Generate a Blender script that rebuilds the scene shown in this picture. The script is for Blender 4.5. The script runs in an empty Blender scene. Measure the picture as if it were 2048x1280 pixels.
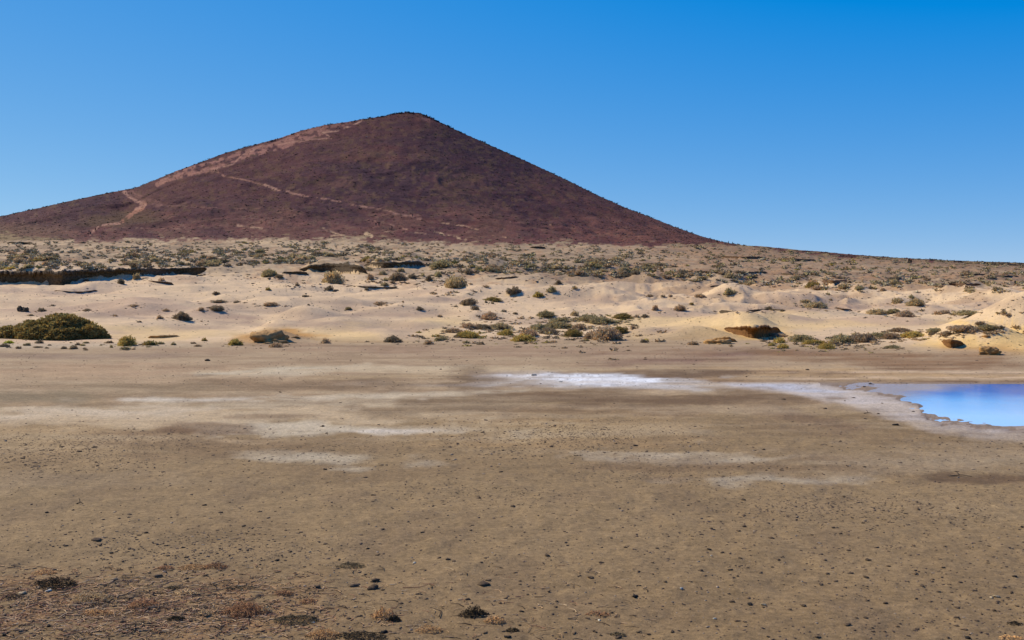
import bpy, math, random
import numpy as np
from mathutils import Vector
random.seed(7); rng = np.random.default_rng(11)
sc = bpy.context.scene; COL = sc.collection

# ------------------------------------------------------------------ camera, sky, sun, exposure
F, HOR, CX, EYE = 2000.0, 590.0, 1024.0, 2.2      # focal length and horizon in photo pixels, eye height in metres
cam = bpy.data.cameras.new('camera'); cam.sensor_width = 36.0; cam.lens = 36.0*F/2048.0
cam.shift_y = -(640.0-HOR)/2048.0; cam.clip_start = 0.1; cam.clip_end = 20000
co = bpy.data.objects.new('camera', cam); COL.objects.link(co)
co.location = (0, 0, EYE); co.rotation_euler = (math.radians(90), 0, 0); sc.camera = co
SUN_AZ, SUN_EL = -60.0, 42.0                       # azimuth from +Y towards +X, elevation
w = bpy.data.worlds.new('World'); sc.world = w; w.use_nodes = True
nt = w.node_tree; nt.nodes.clear()
sky = nt.nodes.new('ShaderNodeTexSky'); sky.sky_type = 'NISHITA'; sky.sun_disc = False
sky.sun_elevation = math.radians(SUN_EL); sky.sun_rotation = math.radians(SUN_AZ)
sky.altitude = 5000; sky.air_density = 1.0; sky.dust_density = 0.0; sky.ozone_density = 10.0
gm = nt.nodes.new('ShaderNodeGamma'); gm.inputs[1].default_value = 0.5           # the camera's own flat, saturated rendering of a clear sky
hs = nt.nodes.new('ShaderNodeVectorMath'); hs.operation = 'MULTIPLY_ADD'; K = 1/0.13
hs.inputs[1].default_value = (0.316*1.42*K, 0.316*1.05*K, 0.316*0.36*K); hs.inputs[2].default_value = (-0.335*K, -0.145*K, 0.50*K)
mxn = nt.nodes.new('ShaderNodeVectorMath'); mxn.operation = 'MAXIMUM'; mxn.inputs[1].default_value = (0.01, 0.05, 0.2)
bg = nt.nodes.new('ShaderNodeBackground'); bg.inputs['Strength'].default_value = 0.13
wo = nt.nodes.new('ShaderNodeOutputWorld')
nt.links.new(sky.outputs[0], gm.inputs[0]); nt.links.new(gm.outputs[0], hs.inputs[0]); nt.links.new(hs.outputs[0], mxn.inputs[0]); nt.links.new(mxn.outputs[0], bg.inputs[0]); nt.links.new(bg.outputs[0], wo.inputs[0])
sl = bpy.data.lights.new('sun', 'SUN'); sl.energy = 4.9; sl.angle = math.radians(0.55); sl.color = (1.0, 0.915, 0.79)
so = bpy.data.objects.new('sun', sl); COL.objects.link(so)
a, e = math.radians(SUN_AZ), math.radians(SUN_EL)
sv = Vector((math.sin(a)*math.cos(e), math.cos(a)*math.cos(e), math.sin(e)))
so.rotation_euler = sv.to_track_quat('Z', 'Y').to_euler(); so.location = sv*100
sc.view_settings.view_transform = 'Standard'; sc.view_settings.look = 'None'
sc.view_settings.exposure = 0.0; sc.view_settings.gamma = 1.0; sc.view_settings.use_curve_mapping = False

# ------------------------------------------------------------------ noise
def _hash(ix, iy, seed):
    h = (ix.astype(np.int64)*374761393 + iy.astype(np.int64)*668265263 + seed*1442695041) & 0xFFFFFFFF
    h = ((h ^ (h >> 13))*1274126177) & 0xFFFFFFFF
    return ((h ^ (h >> 16)) & 0xFFFF)/65535.0
def vnoise(x, y, seed=0):
    ix = np.floor(x); iy = np.floor(y); fx = x-ix; fy = y-iy
    fx = fx*fx*fx*(fx*(fx*6-15)+10); fy = fy*fy*fy*(fy*(fy*6-15)+10)
    a = _hash(ix, iy, seed); b = _hash(ix+1, iy, seed); c = _hash(ix, iy+1, seed); d = _hash(ix+1, iy+1, seed)
    return (a*(1-fx)+b*fx)*(1-fy)+(c*(1-fx)+d*fx)*fy
def fbm(x, y, oct=4, seed=0, gain=0.5):            # about -1..1
    s = 0; amp = 1; tot = 0
    for k in range(oct):
        s = s + amp*(vnoise(x, y, seed+k*17)*2-1); tot += amp; amp *= gain
        x, y = (x*1.6-y*1.2)+5.3, (x*1.2+y*1.6)+1.7
    return s/tot*1.6
def sm(t): t = np.clip(t, 0, 1); return t*t*(3-2*t)
def lin(c):
    c = np.array(c, float)/255.0
    return np.where(c <= 0.04045, c/12.92, ((c+0.055)/1.055)**2.4)
ALB = 0.80
def A(r, g, b, k=1.0): return lin((r, g, b))*ALB*k*np.array([1.06, 1.0, 0.82])     # base colour whose sunlit look is about (r,g,b)

# ------------------------------------------------------------------ the land as a height field
us = np.concatenate([np.linspace(-1100, -60, 70, endpoint=False), np.linspace(-60, 2108, 1180), np.linspace(2108, 3150, 71)[1:]])
ds = np.concatenate([[1.2, 1.8, 2.6, 3.4, 4.4, 5.4], 4400.0/np.linspace(712, 100, 236), np.geomspace(44.4, 165, 160)[0:],
                     np.geomspace(166.5, 425, 110), np.linspace(430, 1020, 190), np.linspace(1040, 2400, 30)])
ds = np.unique(ds)
PX, D = np.meshgrid(us, ds); U = (PX-CX)/F; X = U*D; Y = D.copy()
NJ, NI = PX.shape
SIL = np.array([(-1100,520),(-500,500),(-200,468),(0,433),(60,420),(130,404),(200,389),(247,380),(270,376),(310,360),(350,343),(400,325),(450,306),(500,292),(560,276),
 (600,262),(650,250),(700,243),(720,239),(770,232),(790,227),(815,224),(840,226),(860,234),(900,254),(950,277),(1000,299),(1050,321),(1100,344),
 (1150,368),(1200,393),(1250,415),(1300,434),(1350,454),(1400,472),(1450,485),(1480,490),(1520,494),(1600,501),(1700,509),(1800,516),(1900,521),(2048,526),(2400,536),(3150,556)], float)
DR = np.array([(-1100,760),(-400,800),(0,850),(400,930),(825,1000),(1100,930),(1450,760),(1700,610),(2048,500),(3150,470)], float)
BASE = np.array([(-1100,545),(-300,495),(0,482),(300,476),(600,478),(900,486),(1200,487),(1450,491),(1520,496),(1600,503.5),(1700,512),(1800,519),(1900,524),(2048,529),(3150,560)], float)
EDGE = np.array([(-1100,706),(0,706),(300,701),(600,692),(900,689),(1200,686),(1400,687),(1500,692),(1700,701),(1850,711),(2048,721),(3150,725)], float)
kd = np.array([60, 85, 115, 147, 200, 260, 330, 430], float)
KC = {  -1100: (668, 640, 618, 600, 580, 565, 552, None), -60: (652, 622, 594, 573, 520, 506, 496, None), 300: (655, 622, 593, 566, 522, 507, 495, None),
   600: (656, 625, 598, 572, 536, 515, 498, None), 900: (654, 628, 600, 573, 540, 518, 500, None), 1200: (656, 630, 606, 583, 548, 521, 503, None),
  1500: (655, 634, 611, 588, 556, 533, 514, None), 1800: (655, 638, 612, 590, 565, 545, 530, None), 2048: (652, 632, 610, 590, 568, 552, 540, None), 3150: (665, 650, 632, 618, 600, 585, 572, None)}
kp = np.array(sorted(KC)); kr = np.array([[v if v is not None else 0 for v in KC[k]] for k in kp], float)
def land0():
    base = np.interp(us, BASE[:,0], BASE[:,1]); edge = np.interp(us, EDGE[:,0], EDGE[:,1])
    silk = np.interp(us, SIL[:,0], SIL[:,1]); dr = np.interp(us, DR[:,0], DR[:,1])
    Z = np.zeros_like(D)
    hk = np.hanning(141); hk /= hk.sum(); dr = np.convolve(np.pad(dr, 70, mode='edge'), hk, 'valid'); zsa = EYE+dr*(HOR-silk)/F; zsm = np.convolve(np.pad(zsa, 70, mode='edge'), hk, 'valid')
    for i in range(NI):
        rows = [np.interp(us[i], kp, kr[:, k]) for k in range(7)]+[base[i]]
        dA = 4400.0/(edge[i]-HOR)
        zz = EYE+kd*(HOR-np.array(rows))/F
        xd = np.concatenate([[0, dA-1, dA+3], kd]); xz = np.concatenate([[0, 0, 0.10], zz])
        z = np.interp(ds, xd, xz)
        zs = EYE+dr[i]*(HOR-silk[i])/F; z0 = zz[-1]
        t = np.clip((ds-430)/(dr[i]-430), 0, 1)
        zm = z0+(zsm[i]+(zs-zsm[i])*t**7-z0)*(0.30*t+0.70*t**1.7)
        zm = np.where(ds > dr[i], np.maximum(zs-(ds-dr[i])*0.42, 0.0), zm)
        z = np.where(ds > 430, zm, z)
        Z[:, i] = z
    # smooth the knots along distance
    for _ in range(5):
        Zs = Z.copy(); Zs[1:-1] = (Z[:-2]+2*Z[1:-1]+Z[2:])/4
        m = (D > 46) & (D < 640); Z = np.where(m, Zs, Z)
    return Z, dr, silk
Z, DRi, SILi = land0()
def rows_of(Z): return HOR-(Z-EYE)*F/D
EDGEi = np.interp(us, EDGE[:,0], EDGE[:,1]); DAi = 4400.0/(EDGEi-HOR)
dune = sm((D-DAi[None,:])/6.0)
R0 = rows_of(Z)
class Land:
    def __init__(s, Z): s.Z = Z; s.R = rows_of(Z)
    def at(s, px, row):                             # first ground point seen through a photo pixel
        i = int(np.clip(np.searchsorted(us, px)-1, 0, NI-2)); t = (px-us[i])/(us[i+1]-us[i])
        r = s.R[5:, i]*(1-t)+s.R[5:, i+1]*t; z = s.Z[5:, i]*(1-t)+s.Z[5:, i+1]*t
        hit = np.nonzero(r <= row)[0]
        j = int(hit[0]) if len(hit) else int(np.argmin(r))
        if len(hit) and j > 0:
            q = (row-r[j-1])/(r[j]-r[j-1]); d = ds[5+j-1]*(1-q)+ds[5+j]*q; zz = z[j-1]*(1-q)+z[j]*q
        else: d, zz = ds[5+j], z[j]
        return np.array([(px-CX)/F*d, d, zz])
    def height(s, x, y):
        px = x/y*F+CX; i = int(np.clip(np.searchsorted(us, px)-1, 0, NI-2)); j = int(np.clip(np.searchsorted(ds, y)-1, 0, NJ-2))
        t = np.clip((px-us[i])/(us[i+1]-us[i]), 0, 1); q = np.clip((y-ds[j])/(ds[j+1]-ds[j]), 0, 1)
        return (s.Z[j,i]*(1-t)+s.Z[j,i+1]*t)*(1-q)+(s.Z[j+1,i]*(1-t)+s.Z[j+1,i+1]*t)*q
L0 = Land(Z)

# dune crests: (px, row, half width px, half depth m, height m, lean)
CREST = [(60,612,120,7,0.5),(270,622,90,5,0.55),(180,640,70,4,0.35),(330,655,90,3.5,0.3),(450,606,70,5,0.45),(430,632,60,4,0.5),(90,585,130,8,0.6),(300,590,110,7,0.4),
 (610,640,75,4,0.75),(560,612,90,6,0.5),(640,665,90,2.6,0.30),(705,655,110,3,0.45),(790,628,80,4,0.6),(700,612,90,6,0.45),(840,606,90,6,0.5),(560,660,50,2.4,0.4),(850,655,60,3,0.3),
 (900,590,80,6,0.4),(1180,600,110,6,0.8),(1250,612,120,5,0.5),(1330,640,110,5,0.55),(1420,655,90,3,0.4),(1460,600,60,5,0.9),(1420,585,120,6,0.6),(1290,668,60,2.4,0.25),(1550,650,90,4,0.5),
 (1650,640,120,5,0.6),(1560,605,100,6,0.8),(1640,590,90,7,0.8),(1760,650,120,4,0.45),(1720,600,90,7,0.7),(1900,600,120,8,0.8),(1850,632,120,5,0.4),(2000,610,90,7,0.9),(1960,640,110,4,0.4),
 (2050,668,110,3,1.5),(1960,680,60,2.2,0.6),(1960,690,60,2.0,0.45),(1990,560,120,10,0.9),(1230,560,120,8,0.8),(1050,560,80,8,0.5),(970,535,70,10,1.2),(1100,540,90,9,0.6),(1350,560,120,9,0.8),(1500,565,110,8,0.7),
 (540,680,60,1.5,0.35),(1400,676,60,1.6,0.35),(1500,660,60,2.2,0.35),(930,628,60,4,0.4),(40,660,120,3,0.35),(760,672,60,2,0.2)]
for (px, r, hw, hd, h) in CREST:
    p = L0.at(px, r); wx = hw/F*p[1]
    m = (np.abs(X-p[0]) < 3*wx) & (np.abs(Y-p[1]) < 3*hd)
    dx = (X[m]-p[0])/wx; dy = (Y[m]-p[1])/hd
    dy = dy+0.35*np.sin(dx*1.7+px)
    dyw = np.where(dy < 0, dy*1.25, dy*0.8)
    Z[m] += 1.5*h*np.exp(-dx*dx*1.1)*np.exp(-dyw*dyw)
nz = fbm(X/17, Y/11, 4, 3)
Z += dune*np.clip((D-40)/60, 0, 1.4)*0.45*nz*sm((480-D)/60)
rdg = 1-np.abs(fbm(X/8.5+11, Y/7.0, 3, 19)); Z += dune*np.clip((D-44)/50, 0, 1.5)*0.34*(rdg-0.6)*sm((260-D)/60)
rdg = 1-np.abs(fbm(X/6+31, Y/16.0, 4, 21)); Z += sm((D-75)/20)*sm((240-D)/60)*sm((PX-1050)/250)*0.9*(rdg-0.6)
nz2 = fbm(X/4.2, Y/3.0, 4, 9)
Z += dune*0.15*nz2*np.clip(D/90, 0.5, 2.2)*sm((480-D)/60)
rough = sm((D-140)/30)*sm((520-D)/60)
Z += rough*0.16*np.abs(fbm(X/2.6, Y/2.2, 3, 14))
# mountain relief: gullies that run down the slope, hummocks on the apron
M = sm((D-430)/60); up = np.clip((D-430)/(DRi[None,:]-430), 0, 1)
ang = np.arctan2(X+100, 1035-Y+1e-6); rad = np.hypot(X+100, 1035-Y)
gul = fbm(ang*9+fbm(X/90, Y/90, 3, 5)*1.6, rad/260, 4, 22)*sm((rad-60)/260)
env = M*np.sin(np.pi*np.clip(up, 0, 1))**0.7
Z += env*2.6*gul + env*0.9*fbm(X/22, Y/30, 4, 35) + M*sm((1-up)/0.5)*2.0*fbm(X/42, Y/50, 4, 31)*np.clip(up*6, 0, 1)
Z += M*0.35*fbm(X/7, Y/7, 3, 37)*np.where(D > DRi[None,:]+15, 0, 1)
Z += env*sm(1-np.abs(PX-255)/60)*(-4.0)*sm((up-0.3)/0.6)
# keep the skyline where the photograph has it
for it in range(2):
    R = rows_of(Z); sel = (D > 300) & (D < 1100)
    top = np.where(sel, R, 1e9).min(axis=0)
    err = top-SILi; ke = np.hanning(15); ke /= ke.sum(); err = np.convolve(np.pad(err, 7, mode='edge'), ke, 'valid'); k = np.exp(-((D-DRi[None,:])/180.0)**2)*(D > 250)
    Z += (err[None,:]*D/F)*k
    Z = np.maximum(Z, 0)
# lake bed micro relief
flat = 1-dune
Z += flat*(0.010*fbm(X/1.3, Y/1.3, 3, 41)+0.0075*fbm(X/0.17, Y/0.17, 3, 43)*sm((26-D)/14)+0.012*fbm(X/0.55, Y/0.5, 3, 44)*sm((34-D)/14))
Z += flat*0.014*sm(1-np.abs(PX-300)/420)*sm((9.5-D)/2.5)*fbm(X/0.30, Y/0.30, 4, 47)
# ---- pond basin
RF = HOR+EYE*F/D
PE = np.array([(1640,770),(1690,775),(1730,782),(1762,790),(1800,800),(1835,818),(1856,838),(1885,848),(1960,860),(2048,862),(2200,859),(2450,835),(2700,800),(2900,768)], float)
pe = np.interp(PX, PE[:,0], PE[:,1])+7*fbm(X/1.0, Y/0.8, 3, 51)+5*fbm(X/0.25, Y/0.2, 3, 52)
POND = np.clip(np.minimum((pe-RF)/22.0, (RF-765.0)/2.0), -0.5, 1)*sm((PX-1630)/40)*((PX < 2900))
Z += np.where(POND > 0, -0.055*np.clip(POND, 0, 1), 0)+np.where((PX > 1600) & (RF > 755) & (RF < 880), 0.004, 0)*0
WATER_Z = -0.020

# ---- rock ledges: keyed (px, row of lip, row of foot)
LEDGE = [
 ('long dark overhanging sandstone ledge at the left edge below the scrub plateau', 'dark', 1.0, [(-60,543,566),(0,543,566),(60,543,568),(128,541,570),(145,540,563),(200,539,556),(260,537,554),(330,537,549),(400,534,543),(414,535,538)]),
 ('dark overhanging rock shelf left of centre, tallest of the plateau edge', 'dark', 1.0, [(598,538,540),(625,530,543),(648,527,544),(690,528,546),(722,531,549),(735,541,548)]),
 ('jagged dark rock shelf above the dense shrub gully near centre', 'dark', 1.0, [(728,528,532),(760,523,536),(800,524,535),(838,522,533),(848,526,529)]),
 ('low dark slab beside the rounded olive shrub left of centre', 'dark', 0.7, [(564,543,547),(590,543,549),(617,544,550)]),
 ('thin flat ledge under the dense shrub gully', 'dark', 0.7, [(692,571,573),(720,572,577),(760,574,577),(796,574,577)]),
 ('thin curved brown ledge in the pale dune below the long cliff', 'brown', 0.4, [(108,580,582),(140,583,586),(170,583,587),(195,579,582)]),
 ('small broken brown ledge right of the long cliff', 'brown', 0.5, [(286,560,562),(310,562,566),(347,565,570)]),
 ('short dark ledge on the middle of the scrubby slope', 'dark', 0.8, [(1370,541,543),(1390,542,545),(1412,542,547),(1424,543,545)]),
 ('long thin dark ledge high on the slope under the mountain foot', 'brown', 0.8, [(1438,512,514),(1480,513,517),(1535,514,518)]),
 ('narrow ledge line below the two small slabs right of centre', 'dark', 0.5, [(1452,543,545),(1490,544,547),(1535,543,546)]),
 ('dark brown ledge just under the skyline right of the mountain', 'brown', 0.9, [(1553,516,519),(1580,517,523),(1632,519,521)]),
 ('small slab left on the right hand slope above the grey shrubs', 'dark', 0.6, [(1563,546,548),(1580,547,550),(1602,547,549)]),
 ('thin flat slab on the bare brown part of the right slope', 'brown', 0.6, [(1678,547,548),(1690,547,549),(1704,547,549)]),
 ('dark brown hollow ledge with pale broken blocks below on the right slope', 'brown', 1.3, [(1643,560,562),(1655,560,569),(1672,561,571),(1683,560,564),(1695,559,561)]),
 ('tiny dark ledge between the hollow ledge and the right edge', 'dark', 0.7, [(1776,556,557),(1790,556,559),(1804,556,557)]),
 ('ragged reddish ledge near the right edge above a pale slope', 'brown', 0.9, [(1896,566,568),(1915,567,572),(1935,567,571),(1962,567,569)]),
 ('faint ledge just under the skyline by the right edge', 'dark', 0.6, [(1924,549,551),(1950,548,551),(1972,548,549)]),
 ('thin dark ledge at the far right, second below the skyline', 'dark', 0.6, [(1983,551,553),(2010,551,554),(2037,551,553)]),
 ('thin ragged ledge on the smooth dune above the ochre cave', 'dark', 0.5, [(1438,620,624),(1465,622,628),(1500,620,624),(1540,617,619),(1570,619,621)]),
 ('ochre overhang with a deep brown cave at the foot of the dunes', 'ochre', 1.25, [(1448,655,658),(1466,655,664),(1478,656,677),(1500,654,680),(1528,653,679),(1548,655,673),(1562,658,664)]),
 ('low ochre rock with a dark undercut left of the cave', 'ochre', 0.9, [(1420,680,683),(1436,675,684),(1458,674,684),(1474,680,684)]),
 ('small wedge shaped ochre cliff face in the yellow dune at right', 'ochre', 1.2, [(1882,680,682),(1890,680,694),(1900,680,700),(1918,682,693),(1929,686,689)]),
 ('small dark slab on the far plateau under the mountain centre', 'dark', 0.9, [(1060,493,496),(1075,493,497),(1092,494,497)]),
 ('flat grey slab at far left on the plateau rim', 'dark', 0.8, [(14,484,487),(40,484,488),(68,485,488)]),
 ('thin ochre rock lip between the big green bush and the ochre outcrop', 'ochre', 0.7, [(296,672,676),(320,671,677),(358,670,673)]),
 ('small dark slab in the scrub right of the gully', 'dark', 0.8, [(1096,517,519),(1110,517,520),(1124,518,520)]),
 ('slanting dark slab on the violet sand right of centre', 'brown', 0.7, [(1673,616,618),(1690,617,623),(1705,619,622)]),
 ('little ochre notch in the yellow dune beside the right edge', 'ochre', 0.9, [(1962,671,673),(1970,671,678),(1981,671,673)]),
 ('thin brown ledge at the head of the bare dune slope near centre', 'brown', 0.6, [(990,556,558),(1010,555,559),(1036,552,555)]),
]
L1 = Land(Z); ledges = []
for (lab, kind, dep, keys) in LEDGE:
    k = np.array(keys, float); n = max(14, int((k[-1,0]-k[0,0])/3.0))
    pxs = np.linspace(k[0,0], k[-1,0], n); tp = np.interp(pxs, k[:,0], k[:,1]); bt = np.interp(pxs, k[:,0], k[:,2])
    mid = L1.at((k[0,0]+k[-1,0])/2, bt.mean())[1]
    dd = np.array([L1.at(a_, b_)[1] for a_, b_ in zip(pxs, bt)])
    dd = np.clip(dd, mid*0.90, mid*1.12)
    for _ in range(60 if n > 30 else 12): dd[1:-1] = (dd[:-2]+dd[1:-1]*2+dd[2:])/4
    hh = (bt-tp)/F*dd; end = sm(np.minimum(np.arange(n), np.arange(n)[::-1])/2.0)
    hh = hh*(0.35+0.65*end)
    ledges.append((lab, kind, dep, pxs, dd, hh, EYE+(HOR-tp)/F*dd, EYE+(HOR-bt)/F*dd))
    ii = np.nonzero((us > pxs[0]) & (us < pxs[-1]))[0]
    dcol = np.interp(us[ii], pxs, dd); hcol = np.interp(us[ii], pxs, hh)
    e2 = sm(np.minimum(us[ii]-pxs[0], pxs[-1]-us[ii])/(5.0+(0.42 if kind == 'ochre' else 0.12)*min(pxs[-1]-pxs[0], 120)))
    q = D[:, ii]-dcol[None,:]-(1.5 if kind == 'ochre' and hh.max() > .4 else 0.15)*hcol[None,:]-0.1
    st = hcol[None,:]*e2[None,:]*sm(q/np.maximum(0.6, 0.8*hcol)[None,:])*np.exp(-np.maximum(q-1, 0)/(3+9*hcol[None,:]))
    st = st*(0.0 if kind == 'ochre' and not (pxs[0] > 1440 and pxs[0] < 1460) else (0.2 if pxs[-1]-pxs[0] < 75 else 1.0))
    Z[:, ii] += np.where(q > 0, st, 0)
    if kind != 'ochre' and hh.max() > .5:
        lim = EYE+(HOR-np.interp(us[ii], k[:,0], k[:,2])-0.7)/F*D[:, ii]; fr = (D[:, ii] > dcol[None,:]-22) & (D[:, ii] < dcol[None,:]+0.1); Z[:, ii] = np.where(fr, np.minimum(Z[:, ii], lim), Z[:, ii])
LAND = Land(Z); R = LAND.R

# ------------------------------------------------------------------ colours of the land
C = np.zeros(D.shape+(3,)); C[:] = A(158,134,100)
wx_ = fbm(X/2.3, Y/3.2, 4, 61); wy_ = fbm(X/2.6+9, Y/2.2, 4, 62)      # broken edges, in pixels below
wxf = fbm(PX/70, R/16, 4, 63); wyf = fbm(PX/60, R/9, 4, 64)
wbx = fbm(PX/110, R/11, 4, 66); wby = fbm(PX/150+7, R/15, 4, 67)
def put(mask, col):
    m = np.clip(mask, 0, 1)[..., None]; C[:] = C*(1-m)+np.array(col)*m
def ell(cx, cy, rx, ry, soft=0.5, n=0.25, ang=0.0):
    dx = PX-cx+rx*0.35*wbx; dy = R-cy-ang*dx+ry*0.75*wby
    s = 1+n*wxf
    q = np.sqrt((dx/rx)**2+(dy/ry)**2)*s
    return sm((1+soft-q)/(2*soft))
fl = RF  # row on the flat
# lake bed, far to near
put(sm((840-R+18*wyf)/80)*flat, A(188,162,130))
put(sm((735-R+5*wyf)/10)*flat, A(186,160,128))
put(ell(1000,702,620,11,0.5,0.3)*flat, A(176,148,120))
put(ell(1390,716,190,10,0.5,0.3,-0.03)*flat, A(150,120,100))
put(ell(1760,722,330,13,0.5,0.3,0.035)*flat, A(152,118,86))
put(ell(150,712,200,5,0.6,0.4)*flat, A(166,142,118))
put(ell(250,738,330,9,0.6,0.4)*flat, A(190,160,128))
put(ell(900,741,420,6,0.5,0.4)*flat, A(206,182,148))
put(ell(560,741,130,4,0.5,0.4,-0.04)*flat, A(208,194,168))
put(ell(1700,749,500,10,0.4,0.3,0.01)*flat, A(200,168,126))
for r_ in (744, 756): put(sm(1-np.abs(R-r_-1.5*wyf)/2.4)*sm((PX-1480)/160)*flat, A(226,196,164))
put(sm(1-np.abs(R-761.5-wyf)/3.0)*sm((PX-1100)/300)*flat, A(140,112,84))
put(ell(640,766,280,12,0.5,0.35)*flat, A(160,136,106))
put(ell(740,754,170,5,0.5,0.4,-0.02)*flat, A(186,160,124))
put(ell(250,772,220,12,0.6,0.4)*flat, A(160,138,108))
put(ell(935,766,75,24,0.3,0.2)*flat, A(126,104,78)); put(ell(640,768,200,9,0.4,0.4)*flat, A(144,120,92))
put(ell(1340,748,300,7,0.4,0.3)*flat, A(128,104,80))
put(ell(1150,770,330,10,0.4,0.25)*flat, A(186,170,152))
# salt flat and the pale apron of the pond
put(ell(1120,761,165,15,0.35,0.22,0.01)*flat, A(214,206,202,1.05))
put(ell(1190,768,230,9,0.4,0.3)*flat, A(212,206,202))
put(ell(1200,756,150,9,0.25,0.18,0.02)*flat*sm((R-741-1.5*wyf)/3), A(240,243,250,1.12))
ap = np.interp(PX, [1150,1330,1500,1600,1700,1800,1870,1950,2060,2300], [777,774,786,800,822,848,872,884,892,896])
put(sm((ap-R+5*wyf)/12)*sm((R-764)/3)*sm((PX-1250)/120)*flat, A(200,184,168))
ap2 = np.interp(PX, [1400,1500,1600,1700,1800,1880,1960,2100], [770,780,795,814,838,858,868,874])
put(0.85*sm((ap2-R+4*wyf)/10)*sm((R-766)/3)*sm((PX-1380)/120)*flat, A(214,203,196))
put(0.8*ell(1590,776,110,6,0.5,0.3,0.07)*flat, A(208,212,226))
put(ell(1720,772,60,5,0.4,0.3,0.06)*flat, A(196,168,140))
cr_ = sm((C[...,2]-0.30)/0.15)*flat; put(cr_*sm((fbm(X/0.5, Y/0.35, 4, 78)-0.2)/0.15)*0.22, A(190,178,168)); put(cr_*sm((fbm(X/0.18, Y/0.3, 3, 79)-0.35)/0.12)*0.3, A(160,146,132))
# streaks and pans on the left
put(ell(400,798,120,3.2,0.4,0.4)*flat, A(214,200,180)); put(ell(800,792,260,4.5,0.5,0.4,-0.025)*flat, A(208,190,162))
put(ell(560,808,360,9,0.6,0.4,-0.02)*flat, A(200,180,150)); put(ell(1000,786,120,5,0.5,0.5,-0.06)*flat, A(210,192,164))
put(ell(200,824,230,13,0.5,0.4)*flat, A(214,194,166)); put(ell(420,838,460,14,0.5,0.4,-0.02)*flat, A(204,180,146))
put(ell(70,790,160,12,0.6,0.4)*flat, A(152,134,106)); 
put(ell(550,836,75,5,0.4,0.4)*flat, A(150,126,100)); put(ell(400,857,110,8,0.35,0.35,-0.02)*flat, A(134,108,82))
put(ell(230,866,130,8,0.5,0.4)*flat, A(158,132,100)); put(ell(680,858,190,10,0.5,0.4)*flat, A(206,190,164)); put(ell(760,861,70,5,0.4,0.4)*flat, A(224,212,196))
put(ell(590,912,110,12,0.6,0.4,0.06)*flat, A(198,182,156)); put(ell(320,882,280,9,0.6,0.5)*flat, A(196,170,134))
put(ell(1180,808,400,24,0.5,0.3)*flat, A(140,115,86)); put(ell(1240,801,260,9,0.5,0.3)*flat, A(126,102,76)); put(ell(1620,838,140,12,0.5,0.3,0.16)*flat, A(138,114,88)); put(ell(880,812,160,12,0.6,0.3)*flat, A(144,122,94))
put(sm(1-np.abs(R-(806+((PX-1160)/420)**2*18)-2*wyf)/3.0)*sm(1-np.abs(PX-1250)/420)*flat*0.55, A(192,168,126))
put(ell(1120,868,260,30,0.6,0.35)*flat, A(170,142,104)); put(ell(1130,862,190,14,0.6,0.5)*flat*0.8, A(186,160,120))
put(ell(100,905,240,42,0.6,0.35)*flat*0.8, A(168,142,106)); put(ell(60,880,120,18,0.6,0.5)*flat*0.8, A(182,156,118))
put(ell(500,895,200,22,0.6,0.35)*flat*0.9, A(146,122,92))
put(ell(1370,915,130,8,0.6,0.6)*flat, A(196,180,156)); put(ell(1550,962,130,9,0.7,0.6)*flat*.8, A(184,168,144))
put(ell(120,960,220,14,0.6,0.5)*flat*0.7, A(160,138,108)); put(ell(700,950,160,20,0.6,0.5)*flat*0.5, A(140,117,88))
put(ell(1830,930,330,22,0.6,0.4)*flat*0.9, A(168,146,116)); put(ell(1980,958,150,8,0.5,0.5)*flat, A(122,100,76)); put(ell(1700,905,260,10,0.5,0.4)*flat*0.7, A(150,128,98))
put(ell(1420,930,240,14,0.6,0.4)*flat*0.7, A(140,116,88)); put(ell(1800,1010,300,16,0.6,0.4)*flat*0.5, A(170,145,110))
put(sm((R-1000)/260)*0.75*flat, A(146,122,90)); lb = sm((760-PX)/300)*sm((R-1120)/60)*flat; put(lb*sm((fbm(X/0.16,Y/0.2,4,76)-.05)/.5)*.5, A(118,88,60)); put(lb*sm((fbm(X/0.3,Y/0.4,3,77)-.2)/.4)*.4, A(176,136,96))
# soft mottling of the near mud
put(sm((wx_-0.05)/0.8)*0.35*flat*sm((R-800)/80), A(130,108,80)); put(sm((wy_-0.1)/0.8)*0.30*flat*sm((R-800)/80), A(166,143,108))
put(sm((fbm(X/0.6, Y/1.0, 3, 71)-0.3)/0.5)*0.25*flat*sm((R-900)/80), A(124,104,84))
put(sm((fbm(X/9, Y/1.6, 4, 72)-0.35)/0.4)*0.30*flat*sm((R-830)/60)*sm((1000-R)/100), A(176,160,134))
sx_ = fbm(X/5.5, Y/0.9+4, 4, 73); put(sm((sx_-0.1)/0.5)*0.30*flat*sm((870-R)/60), A(204,180,146)); put(sm((-sx_-0.15)/0.5)*0.28*flat*sm((880-R)/60), A(140,116,90))
sy_ = fbm(X/2.2, Y/0.45, 4, 74); put(sm((sy_-0.25)/0.4)*0.28*flat*sm((940-R)/80), A(196,174,142)); put(sm((-sy_-0.25)/0.4)*0.30*flat*sm((940-R)/80), A(130,106,80))
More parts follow.
